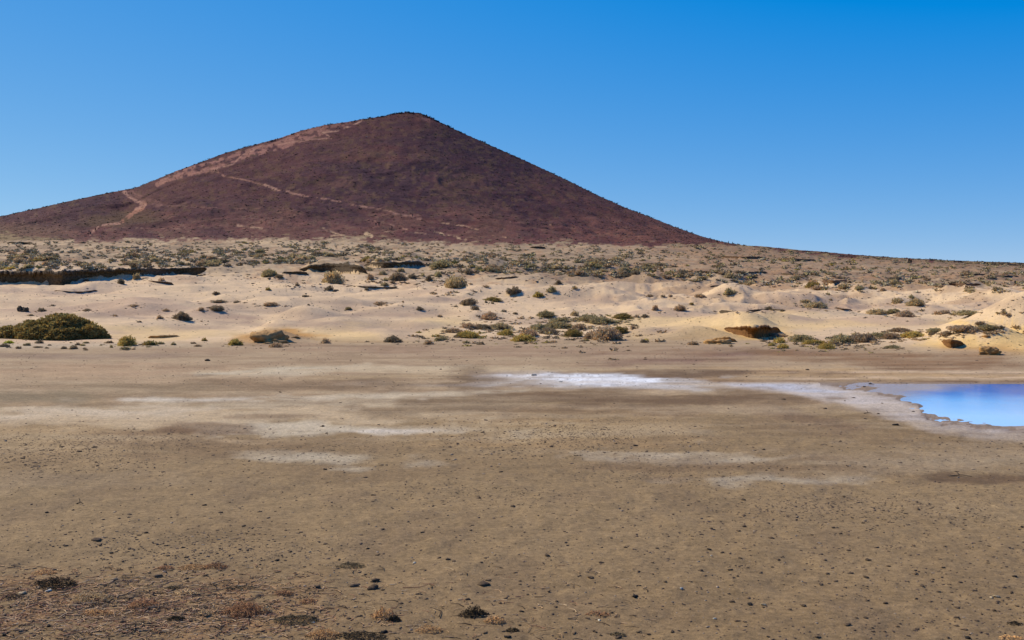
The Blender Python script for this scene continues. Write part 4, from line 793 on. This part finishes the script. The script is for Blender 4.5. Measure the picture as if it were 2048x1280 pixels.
n3_ = 520; p3 = 1440+rng.random(n3_)*680; d3 = np.interp(p3, us, DRi)-rng.random(n3_)**2*60+2; x3 = (p3-CX)/F*d3; h3 = np.array([LAND.height(a_, b_) for a_, b_ in zip(x3, d3)]); s3 = 0.8+1.6*rng.random(n3_)**2
P = np.concatenate([P, np.stack([x3, d3, h3-0.1], 1)]); S = np.concatenate([S, np.stack([s3, s3, s3*.8], 1)]); Q = np.concatenate([Q, np.array([(0.16,0.115,0.08),(0.12,0.085,0.06),(0.22,0.16,0.11)])[rng.integers(0,3,n3_)]])
n4_ = 46; p4 = np.concatenate([745+rng.random(30)*120, 560+rng.random(16)*500]); d4 = np.interp(p4, us, DRi)-2; x4 = (p4-CX)/F*d4; h4 = np.array([LAND.height(a_, b_) for a_, b_ in zip(x4, d4)]); s4 = 1.3+1.5*rng.random(n4_)
P = np.concatenate([P, np.stack([x4, d4, h4-0.2], 1)]); S = np.concatenate([S, np.stack([s4, s4, s4*1.2], 1)]); Q = np.concatenate([Q, np.tile((0.06,0.045,0.04), (n4_,1))])
LOWB = [leafy(640+k, 8, .6) for k in range(4)]
joined('mountain_scrub', LOWB, P, S, Q, 'tiny dry scrub dotted over the dark red cone')

# ------------------------------------------------------------------ stones, clods, litter
STN = [mesh_np('stone', *stone(700+k, 2, .5, .75)) for k in range(14)]
def put_stone(px, r, wd, kind, lab=None, grp=None, name='clod', cat='clod', ht=None):
    p = LAND.at(px, r); s = wd/2/F*p[1]
    return link(name, random.choice(STN), M_CLOD[kind], loc=p+np.array([0, s*.5, s*.18]), rot=(0,0,random.random()*6.28), scale=(s, s*.9, s*(ht or .9)), label=lab, cat=cat, group=grp)
STONES = [
 (1068,751,13,'grey','stone','pale grey boulder standing in the white salt flat'),(1743,770,11,'black','stone','black stone at the far edge of the pond, larger of two'),(1729,774,8,'dark','stone','dark brown stone left of the black one at the pond edge'),
 (1793,851,11,'black','stone','flat black stone on the pale mud left of the pond'),(1757,828,6,'dark','stone','small dark stone halfway up the pale pond apron'),(1651,818,8,'dark','stone','small dark stone on the edge of the pale apron'),
 (1568,799,6,'dark','stone','small dark stone at the left end of the pale apron'),(1765,807,5,'dark','stone','tiny dark stone nearest the left pond shore'),(1708,796,6,'dark','stone','tiny dark stone below the two stones at the pond'),
 (1690,802,5,'dark','stone','tiny dark stone just left below the pair at the pond'),(1603,778,4,'dark','stone','tiny dark stone on the bluish salt film'),(1493,754,5,'black','stone','tiny black stone on the dark strip right of the salt flat'),
 (1880,876,6,'dark','stone','small dark stone below the near pond shore'),(1952,765,5,'brown','stone','tiny brown stone on the far bank behind the pond'),(1081,768,5,'dark','stone','tiny dark stone below the salt flat boulder'),
 (1121,764,7,'grey','stone','small grey stone right of the boulder on the salt flat'),(881,739,6,'dark','stone','small dark stone on the pale band left of the salt flat'),(560,785,6,'dark','stone','dark stone on the brown pan left of centre'),
 (1388,729,5,'dark','stone','small reddish stone on the violet strip beyond the salt flat'),(1290,719,6,'dark','stone','small dark stone in the pebble scatter beyond the salt flat'),(1291,716,5,'dark','stone','dark pebble behind the small dark stone beyond the salt flat'),
 (1615,740,8,'dark','stone','dark stone pair on the pale band beyond the pond'),(413,722,13,'dark','stone','flat dark stone on the far mud at left'),(1714,701,4,'black','stone','tiny black stone in front of the right thicket'),
 (1833,1149,13,'brown','clod','rounded grey brown clod right of centre in the near mud'),(1845,1173,11,'dark','clod','dark clod below the rounded grey brown one'),(1702,1147,10,'dark','clod','dark clod left of the rounded grey brown one'),
 (1656,1149,10,'dark','clod','dark clod at the end of the faint furrow'),(1733,1156,13,'dark','clod','flat dark clod between two others right of centre'),(1948,1182,10,'dark','clod','dark clod left of the pale stones at right'),
 (1995,1195,14,'tan','stone','pale tan stone near the right edge'),(1984,1196,9,'tan','stone','smaller pale tan stone touching the one near right edge'),(1772,1208,12,'dark','clod','flat dark clod below the centre right'),
 (1608,1213,14,'dark','clod','lumpy dark clod low right of centre'),(1696,1251,13,'dark','clod','dark clod near the bottom right of centre'),(1834,1259,8,'dark','clod','small dark clod near the bottom at right'),(1636,1276,12,'dark','clod','dark clod cut by the bottom edge right of centre'),
 (1938,1278,13,'black','clod','black clod cut by the bottom edge at right'),(2045,1055,9,'black','clod','black clod at the right edge of the mud'),(1489,1054,13,'dark','clod','dark star shaped clod in the middle distance right of centre'),
 (1094,1113,14,'dark','clod','dark pointed clod near centre of the mud'),(1182,1157,14,'dark','clod','dark reddish clod right of centre in near mud'),(1270,1195,16,'black','clod','black flat clod with a grey neighbour near the bottom'),
 (1501,1210,13,'black','clod','black rounded clod low right'),(1528,1211,12,'tan','stone','tan stone right of the black rounded clod'),(1331,1165,11,'dark','clod','dark clod above the black flat one'),(1364,1179,11,'grey','stone','grey stone right above the black flat clod'),
 (1098,1185,10,'dark','clod','small dark clod below the reddish one'),(1188,1264,10,'dark','clod','dark clod near the bottom centre'),(1429,1238,7,'white','shell','white shell bit near the bottom right of centre'),(1199,1241,6,'white','shell','small white shell near the bottom centre'),
 (1423,1112,6,'white','shell','small white shell bit in the middle of the mud right of centre'),(1042,1224,10,'brown','clod','brown clod right of the dark dry weed pair'),(1238,1277,14,'dark','clod','dark clod at the bottom edge near centre'),
 (735,1098,9,'dark','clod','violet black clod alone left of centre'),(968,1171,20,'dark','clod','large two part dark clod near centre bottom'),(976,1162,10,'dark','clod','small dark clod on top of the two part one'),
 (878,1117,10,'brown','clod','round brown clod near centre'),(907,1123,8,'dark','clod','small dark clod right of the round brown one'),(936,1200,13,'dark','clod','dark clod above the dark dry weed'),(1000,1207,10,'brown','clod','brown clod with pale side right above the dark weed'),
 (632,1176,17,'brown','clod','brown clod with a pale top at lower left'),(750,1164,20,'dark','clod','flat oblong dark clod left of centre'),(708,1173,16,'dark','clod','dark clod left of the oblong one'),(747,1179,22,'dark','clod','long flat dark clod below the oblong one'),
 (721,1233,11,'dark','clod','dark clod left of the tan weed tuft'),(631,1235,12,'dark','clod','dark clod above the white shell at lower left'),(625,1246,9,'white','shell','white shell on the greenish weed patch'),(769,1266,13,'black','clod','black clod below the tan weed tuft'),
 (1016,1276,15,'black','clod','black clod cut by the bottom edge near centre'),(828,1127,9,'white','shell','small pale shell left of the round brown clod'),(192,1081,18,'dark','clod','dark flat clod at left in the mud'),(92,1026,8,'black','clod','small black clod alone at far left'),
 (222,1107,8,'black','clod','black clod right below the dark flat one at left'),(258,1099,7,'dark','clod','small dark clod in a pebbly part at left'),(332,1092,7,'dark','clod','small dark clod left of the strand line'),(316,1155,20,'dark','clod','dark ragged clod under the weed strand row'),
 (110,1224,13,'brown','clod','brown clod in the lower left debris'),(245,1246,13,'dark','clod','dark clod low in the left debris'),(205,1218,14,'dark','clod','dark clod in the middle of the left debris'),(97,1254,12,'black','clod','black clod near the lower left corner'),
 (40,1265,14,'dark','clod','dark clod next to the bottom left corner'),(10,1232,12,'black','clod','black clod at the left edge of the debris'),(8,1272,16,'black','clod','black clod in the bottom left corner'),
 (97,1183,14,'white','shell','curled pale shell leaning on the black weed tuft'),(42,1189,16,'tan','shell','flat pale pink shell left below the black weed tuft'),
]
for (px, r, wd, kind, nm, lab) in STONES: put_stone(px, r, wd*.9, kind, lab, None, nm, {'stone':'stone','clod':'clod','shell':'shell'}[nm])
ncl = sum(1 for s_ in STONES if s_[4] == 'clod')
cl = []
while len(cl) < 7000:
    r = 775+505*random.random()**0.75; px = random.uniform(-40, 2090); d = 4400/(r-HOR)
    x, y = (px-CX)/F*d, d
    if px > 1400 and r < 880 and r < np.interp(px, [1400,1600,1800,1900,2048], [790,815,868,885,895]): 
        if random.random() < .93: continue
    den = 0.28+0.9*vnoise(np.array([x*.55]), np.array([y*.33]), 131)[0]**2*1.3
    if 880 < px < 1400 and 835 < r < 920: den += .9
    if px < 340 and 860 < r < 945: den += 1.0
    if 1500 < px < 2000 and 995 < r < 1050: den += .8
    if 200 < px < 620 and 1060 < r < 1130: den += .9
    if px < 750 and r > 1140: den += .6
    if random.random()*1.6 > den: continue
    wd = (1.2+2.3*((r-760)/520))*math.exp(random.gauss(0, .45)) 
    if r > 830 and r < 945: wd *= 1.35
    cl.append((wd, px, r))
cl.sort(reverse=True)
def czone(px, r):
    if r > 1130: return 'among the near debris at lower left' if px < 700 else 'on the near mud at the bottom'
    if r > 960: return 'on the open brown mud'
    return 'in the pebbly patches beyond the open mud'
for (wd, px, r) in cl[:300-ncl]:
    z_ = czone(px, r); kd_ = random.choice(['dark','dark','dark','brown']); lb, gp = describe(px, r, '%s %s mud clod' % (sizew(wd, 8, 10), kd_), CM, 1.6, 'small clods '+z_); put_stone(px, r, min(wd, 9)*1.0, kd_, lb, gp)
P, S, Q = [], [], []
for (wd, px, r) in cl[300-ncl:]:
    p = LAND.at(px, r); s = wd/2/F*p[1]; P.append(p+np.array([0, 0, s*.15])); S.append((s*1.25, s, s*.7)); Q.append(random.choice([(0.075,0.050,0.032)]*3+[(0.14,0.09,0.055)]*4+[(0.30,0.22,0.14)]))
for k in range(17000):                                # grit
    r = 800+480*random.random()**.9; px = random.uniform(-40, 2090)
    p = LAND.at(px, r)
    if vnoise(np.array([p[0]*1.1]), np.array([p[1]*.6]), 133)[0] < random.random(): continue
    s = random.uniform(.6, 1.4)*(1+(r-800)/500)/2/F*p[1]; P.append(p); S.append((s, s, s*.8)); Q.append(random.choice([(0.08,0.06,0.04),(0.13,0.09,0.06),(0.17,0.12,0.08),(0.34,0.26,0.18)]))
for (cx_, cy_, sx_, sy_, n_) in [(1130,872,150,22,1500),(1130,868,80,14,500),(90,900,140,26,1500),(330,880,110,14,350),(1700,1013,170,16,700),(420,1100,150,22,600),(1330,950,120,16,400),(950,985,140,16,450),(640,900,150,20,400),(1340,718,60,4,60)]:
    for k in range(n_):
        px = random.gauss(cx_, sx_); r = random.gauss(cy_, sy_)
        if not (-50 < px < 2100 and 700 < r < 1290): continue
        p = LAND.at(px, r); s = random.uniform(1.0, 3.6)*(0.6+(r-760)/520)/2/F*p[1]; P.append(p+np.array([0,0,s*.1])); S.append((s*1.5, s, s*.6)); Q.append(random.choice([(0.07,0.048,0.03),(0.10,0.068,0.042),(0.15,0.10,0.06)]))
for k in range(900):                                 # broken rock and crumbling crust on the eroded slopes
    cx_, cy_, sx_, sy_ = random.choice([(1250,555,160,9),(1400,570,150,7),(1600,560,120,10),(1850,562,130,10),(1950,555,90,8),(1700,585,90,12),(480,552,60,8),(620,572,60,8),(1020,545,60,10),(1960,688,60,14),(1500,625,60,3),(1950,595,80,9)])
    px = random.gauss(cx_, sx_); r = random.gauss(cy_, sy_)
    if not (-50 < px < 2100 and r > np.interp(px, SIL[:,0], SIL[:,1])+14): continue
    p = LAND.at(px, r); s = random.uniform(1.2, 3.4)*math.exp(random.gauss(0,.35))/2/F*p[1]; P.append(p+np.array([0,0,s*.1])); S.append((s*1.9, s, s*.7)); Q.append(random.choice([(0.10,0.07,0.045),(0.16,0.10,0.06),(0.26,0.17,0.10),(0.30,0.22,0.15)]))
for k in range(5200):                                # pebbles on the far mud and the dunes
    px = random.uniform(-40, 2090); r = random.uniform(560, 775)
    if vnoise(np.array([px/60.]), np.array([r/14.]), 137)[0] < random.random(): continue
    p = LAND.at(px, r); s = random.uniform(1, 2.6)/2/F*p[1]; P.append(p+np.array([0,0,s*.2])); S.append((s*1.5, s, s*.8)); Q.append(random.choice([(0.07,0.05,0.04),(0.13,0.09,0.06),(0.10,0.09,0.05)]))
joined('pebbles', [stone(720+k, 1, .6, .8) for k in range(9)], np.array(P), np.array(S), np.array(Q), 'fine pebbles and crumbs of mud scattered over the ground')

# dry seaweed
def weed_mesh(seed, n, w_, h_, thick, curl=1.0):
    r = np.random.default_rng(seed); segs = []
    for k in range(n):
        a_ = r.random()*6.28; q = math.sqrt(r.random())*1.0; base = np.array([math.cos(a_)*q*w_, math.sin(a_)*q*w_*.55, 0])
        top = h_*(1-q*q)*(.2+.8*r.random()); dirn = r.random()*6.28; ln = w_*(.18+.35*r.random())*curl; pts = []
        for t in range(4):
            tt = t/3; dirn += r.normal()*.6
            pts.append(base+np.array([math.cos(dirn)*ln*(tt-.5), math.sin(dirn)*ln*(tt-.5), top*(0.6+.4*math.sin(tt*3.1))+r.normal()*h_*.06+thick]))
        segs.append((pts, thick*(.6+.8*r.random()), thick*.4))
    return tubes(segs, 3)
WEEDS = [(105,1176,84,28,'dark','black tufted seaweed clump at lower left',150),(487,1232,92,34,'red','large reddish brown heap of dry seaweed at lower left',240),(352,1242,36,14,'dark','small dark seaweed clump left of the reddish heap',90),
 (768,1238,50,30,'tan','tan tuft of dry seaweed at bottom left of centre',130),(788,1244,26,18,'dark','dark tuft leaning against the tan seaweed',80),(948,1234,54,28,'dark','dark brown tuft of seaweed near the bottom centre',150),(990,1246,40,18,'tan','tan seaweed tail right of the dark tuft',90),
 (590,1246,86,16,'grey','flat grey green seaweed patch at bottom left',140),(328,1139,34,10,'red','dark red end of the seaweed strand row',60),(385,1138,60,9,'tan','tan middle of the seaweed strand row',80),(428,1137,44,16,'red','reddish right end of the seaweed strand row',80),
 (1025,1264,26,12,'dark','dark seaweed piece by the bottom near centre',60),(700,1136,54,12,'grey','flat grey green seaweed piece left of centre',80),(858,1266,52,22,'tan','loose orange seaweed tuft at the bottom',70),(645,1276,66,24,'tan','orange seaweed tuft at the bottom edge left of centre',120),
 (285,1214,60,22,'red','red brown seaweed heap in the left debris',120),(180,1204,84,26,'straw','straw coloured seaweed stalks in the left debris',110),(85,1148,46,12,'tan','orange seaweed bits at the left above the black tuft',70),(408,1232,28,18,'straw','pale curled seaweed left of the reddish heap',50),
 (1236,1272,28,9,'grey','grey green seaweed piece at the bottom edge right of centre',50),(1196,1232,44,12,'red','thin reddish seaweed strands right of centre',50),(2026,1280,46,12,'tan','orange twigs of seaweed in the bottom right corner',40),(2032,1250,30,8,'dark','dark seaweed strands at the right bottom edge',40),
 (720,1279,90,12,'dark','dark seaweed mat along the bottom edge left of centre',110),(530,1228,30,22,'straw','straw tuft right against the reddish heap',60),(345,1180,36,10,'grey','grey seaweed strands above the left debris',50),(370,1190,40,16,'straw','pale orange tuft in the upper left debris',60),
 (25,1196,44,12,'dark','dark stick like seaweed at the left edge',50),(565,1190,38,12,'red','red seaweed strands left of the oblong clod',60),(617,1206,36,12,'red','dark red seaweed strands at lower left',60),(480,1180,60,8,'grey','thin grey green seaweed line at left',50),(190,1232,60,16,'tan','orange crumbled seaweed low in the left debris',90)]
for k, (px, r, wd, ht, kind, lab, n) in enumerate(WEEDS):
    p = LAND.at(px, r); s = wd/2/F*p[1]; h_ = ht/F*p[1]; V_, F_ = weed_mesh(800+k, int(n*1.5), s*1.1, h_*0.78, 0.0022)
    V_[:,2] = np.where(V_[:,2] < 0, 0.001, V_[:,2])
    link('dry_seaweed', mesh_np('dry_seaweed', V_, F_), WEED[kind], loc=p+np.array([0, s*.3, 0.0]), label=lab, cat='seaweed')
segs, cc = [], []
for k in range(4200):
    px = random.gauss(240, 240) if k < 3600 else random.uniform(0, 1300); r = random.gauss(1215, 40) if k < 3600 else random.uniform(1130, 1280)
    if not (-40 < px < 2080 and 1128 < r < 1300) or (px > 640 and random.random() < .35): continue
    p = LAND.at(px, min(r, 1290)); a_ = random.random()*3.14; ln = random.uniform(.01, .06)*(2 if random.random() < .08 else 1)
    pts = [p+np.array([math.cos(a_+q*.4)*ln*(q-1), math.sin(a_+q*.4)*ln*(q-1), .002+.006*random.random()]) for q in range(3)]; segs.append((pts, .0026*random.uniform(.5, 1.9), .0012)); cc.append(random.choice([(0.50,0.31,0.15)]*4+[(0.30,0.15,0.08)]*2+[(0.20,0.14,0.08)]*2+[(0.07,0.045,0.028)]*2+[(0.60,0.42,0.22)]))
V_, F_ = tubes(segs, 3)
link('weed_litter', mesh_np('weed_litter', V_, F_, np.repeat(np.array(cc), 9, axis=0)), M_VC, label='thin litter of dry seaweed strands at the lower left', kind='stuff')
for (px, r, ln, lab) in [(1736,827,16,'small bent twig on the pale apron left of the pond'),(1920,953,46,'thin dark twig lying on the mud at right below the pond'),(160,1008,14,'thin twig on the mud at far left')]:
    p = LAND.at(px, r); l = ln/F*p[1]; V_, F_ = tubes([([(-.5*l,0,.004),(-.2*l,.05*l,.012),(.1*l,0,.02),(.5*l,-.05*l,.004)], .008, .003),([(.0,0,.016),(-.1*l,.1*l,.05),(-.22*l,.1*l,.06)], .005, .002)])
    link('twig', mesh_np('twig', V_, F_), M_STEM, loc=p, label=lab, cat='twig')

# ------------------------------------------------------------------ hikers
def skin_mesh(name, joints, edges, radii, lev=1):
    me = bpy.data.meshes.new(name+'_rig'); me.from_pydata(joints, edges, []); o = bpy.data.objects.new('tmp', me); COL.objects.link(o)
    md = o.modifiers.new('s', 'SKIN'); me.skin_vertices[0].data[0].use_root = True
    for v, r_ in zip(me.skin_vertices[0].data, radii): v.radius = (r_, r_)
    o.modifiers.new('d', 'SUBSURF').levels = lev
    dg = bpy.context.evaluated_depsgraph_get(); out = bpy.data.meshes.new_from_object(o.evaluated_get(dg)); out.name = name
    bpy.data.objects.remove(o); return out
def hiker_meshes(step):
    s = step
    J = [(0,0,.95),(0,0,1.15),(0,.02,1.38),(0,.03,1.50),(0,.05,1.60),(0,.05,1.70),
         (-.10,0,.90),(-.11,s*.22,.50),(-.11,s*.10,.08),(-.11,s*.10+.14,.04),(.10,0,.90),(.11,-s*.10,.50),(.11,-s*.32,.10),(.11,-s*.32+.14,.05),
         (-.19,.02,1.40),(-.25,-s*.10,1.14),(-.26,s*.02+.05,.90),(-.26,s*.04+.07,.80),(.19,.02,1.40),(.25,s*.12,1.14),(.26,s*.25,.93),(.26,s*.28,.84)]
    E = [(0,1),(1,2),(2,3),(3,4),(4,5),(0,6),(6,7),(7,8),(8,9),(0,10),(10,11),(11,12),(12,13),(2,14),(14,15),(15,16),(16,17),(2,18),(18,19),(19,20),(20,21)]
    Rd = [.14,.13,.15,.06,.095,.085,.09,.06,.045,.035,.09,.06,.045,.035,.06,.045,.035,.03,.06,.045,.035,.03]
    body = skin_mesh('body', J, E, Rd)
    t = [0,1,2,14,15,18,19]; shirt = skin_mesh('shirt', [J[k] for k in t], [(0,1),(1,2),(2,3),(3,4),(2,5),(5,6)], [.22,.20,.23,.11,.085,.11,.085])
    t = [0,6,7,8,10,11,12]; trou = skin_mesh('trousers', [J[k] for k in t], [(0,1),(1,2),(2,3),(0,4),(4,5),(5,6)], [.22,.15,.115,.085,.15,.115,.085])
    hair = skin_mesh('hair', [(0,.03,1.62),(0,.03,1.72)], [(0,1)], [.135,.125]); pack = skin_mesh('backpack', [(0,-.16,1.10),(0,-.18,1.40)], [(0,1)], [.17,.16])
    return body, shirt, trou, hair, pack
HK = [hiker_meshes(1.0), hiker_meshes(-.7), hiker_meshes(.15)]
M_SKIN = solid('skin', (0.30,0.17,0.11), .1, 10, 0, rnd=0); M_HAIR = solid('hair', (0.03,0.02,0.015), .2, 30, 0, rnd=0)
CL = {k: solid('cloth_'+k, v, .15, 20, 0, rnd=0) for k, v in {'black':(0.015,0.015,0.018),'navy':(0.02,0.03,0.07),'red':(0.25,0.03,0.025),'grey':(0.12,0.12,0.12),'tan':(0.3,0.22,0.14),'white':(0.6,0.58,0.55)}.items()}
HIKE = [(181,469,'black','navy',0,2.6,'hiker in dark clothes with backpack at the lower end of the pink trail',True),(191,461,'red','black',1,2.6,'hiker in dark red top just above the pair on the lower pink trail',False),(178,466,'navy','black',2,2.6,'hiker in navy close beside the one with backpack on the pink trail',False),
 (251,388,'grey','black',1,-.4,'hiker in grey at the top of the pink trail on the left ridge',False),(258,389,'black','black',0,-.4,'hiker in black at the top of the pink trail on the left ridge',True),(388,352,'black','navy',0,1.2,'lone hiker on the pale ridge path left of the summit',False),
 (412,331,'black','grey',1,1.2,'lone hiker at the ridge skyline left of the summit',False),(431,342,'red','black',0,2.0,'lone hiker where the ridge path forks',False),(752,452,'black','grey',2,3.0,'left one of two hikers on the red apron below the cone',False),(758,452,'black','navy',0,3.0,'right one of two hikers on the red apron below the cone',True),
 (784,458,'navy','black',1,1.0,'lone hiker right of the pair on the red apron',False),(726,240,'navy','black',2,1.0,'lone hiker on the skyline left of the summit',False),(733,282-6,'white','grey',1,1.0,'hiker in a pale top below the skyline left of the summit',False),
 (790,228,'black','navy',2,.6,'hiker at the left of the small group on the summit',False),(792.5,228,'navy','black',0,2.0,'hiker in the middle of the small group on the summit',True),(798,228,'black','grey',1,4.0,'hiker standing apart on the summit right of the group',False),
 (1450,489,'black','navy',1,1.5,'leftmost of three hikers on the right foot of the mountain',False),(1457,487,'navy','black',2,1.5,'middle one of three hikers on the right foot of the mountain',False),(1465,488,'grey','black',0,1.5,'rightmost of three hikers on the right foot of the mountain',True),
 (1818,527,'black','black',0,1.5,'left one of two hikers below the skyline at right',True),(1822,527,'red','black',1,1.5,'right one of two hikers below the skyline at right',False),(818+7,434,'black','grey',1,1.0,'lone hiker on the pale trail crossing the lower cone',False)]
for (px, r, top, low, v, yaw, lab, bp) in HIKE:
    i = int(np.searchsorted(us, px)); p = LAND.at(px, max(r, LAND.R[8:, i].min()+0.4)); b, s_, t_, h_, k_ = HK[v]
    root = link('person', None, loc=p, rot=(0,0,yaw), scale=(1.06,1.06,1.06), label=lab, cat='person')
    link('body', b, M_SKIN, root); link('shirt', s_, CL[top], root); link('trousers', t_, CL[low], root); link('hair', h_, M_HAIR, root)
    if bp: link('backpack', k_, CL['navy' if top != 'navy' else 'red'], root)
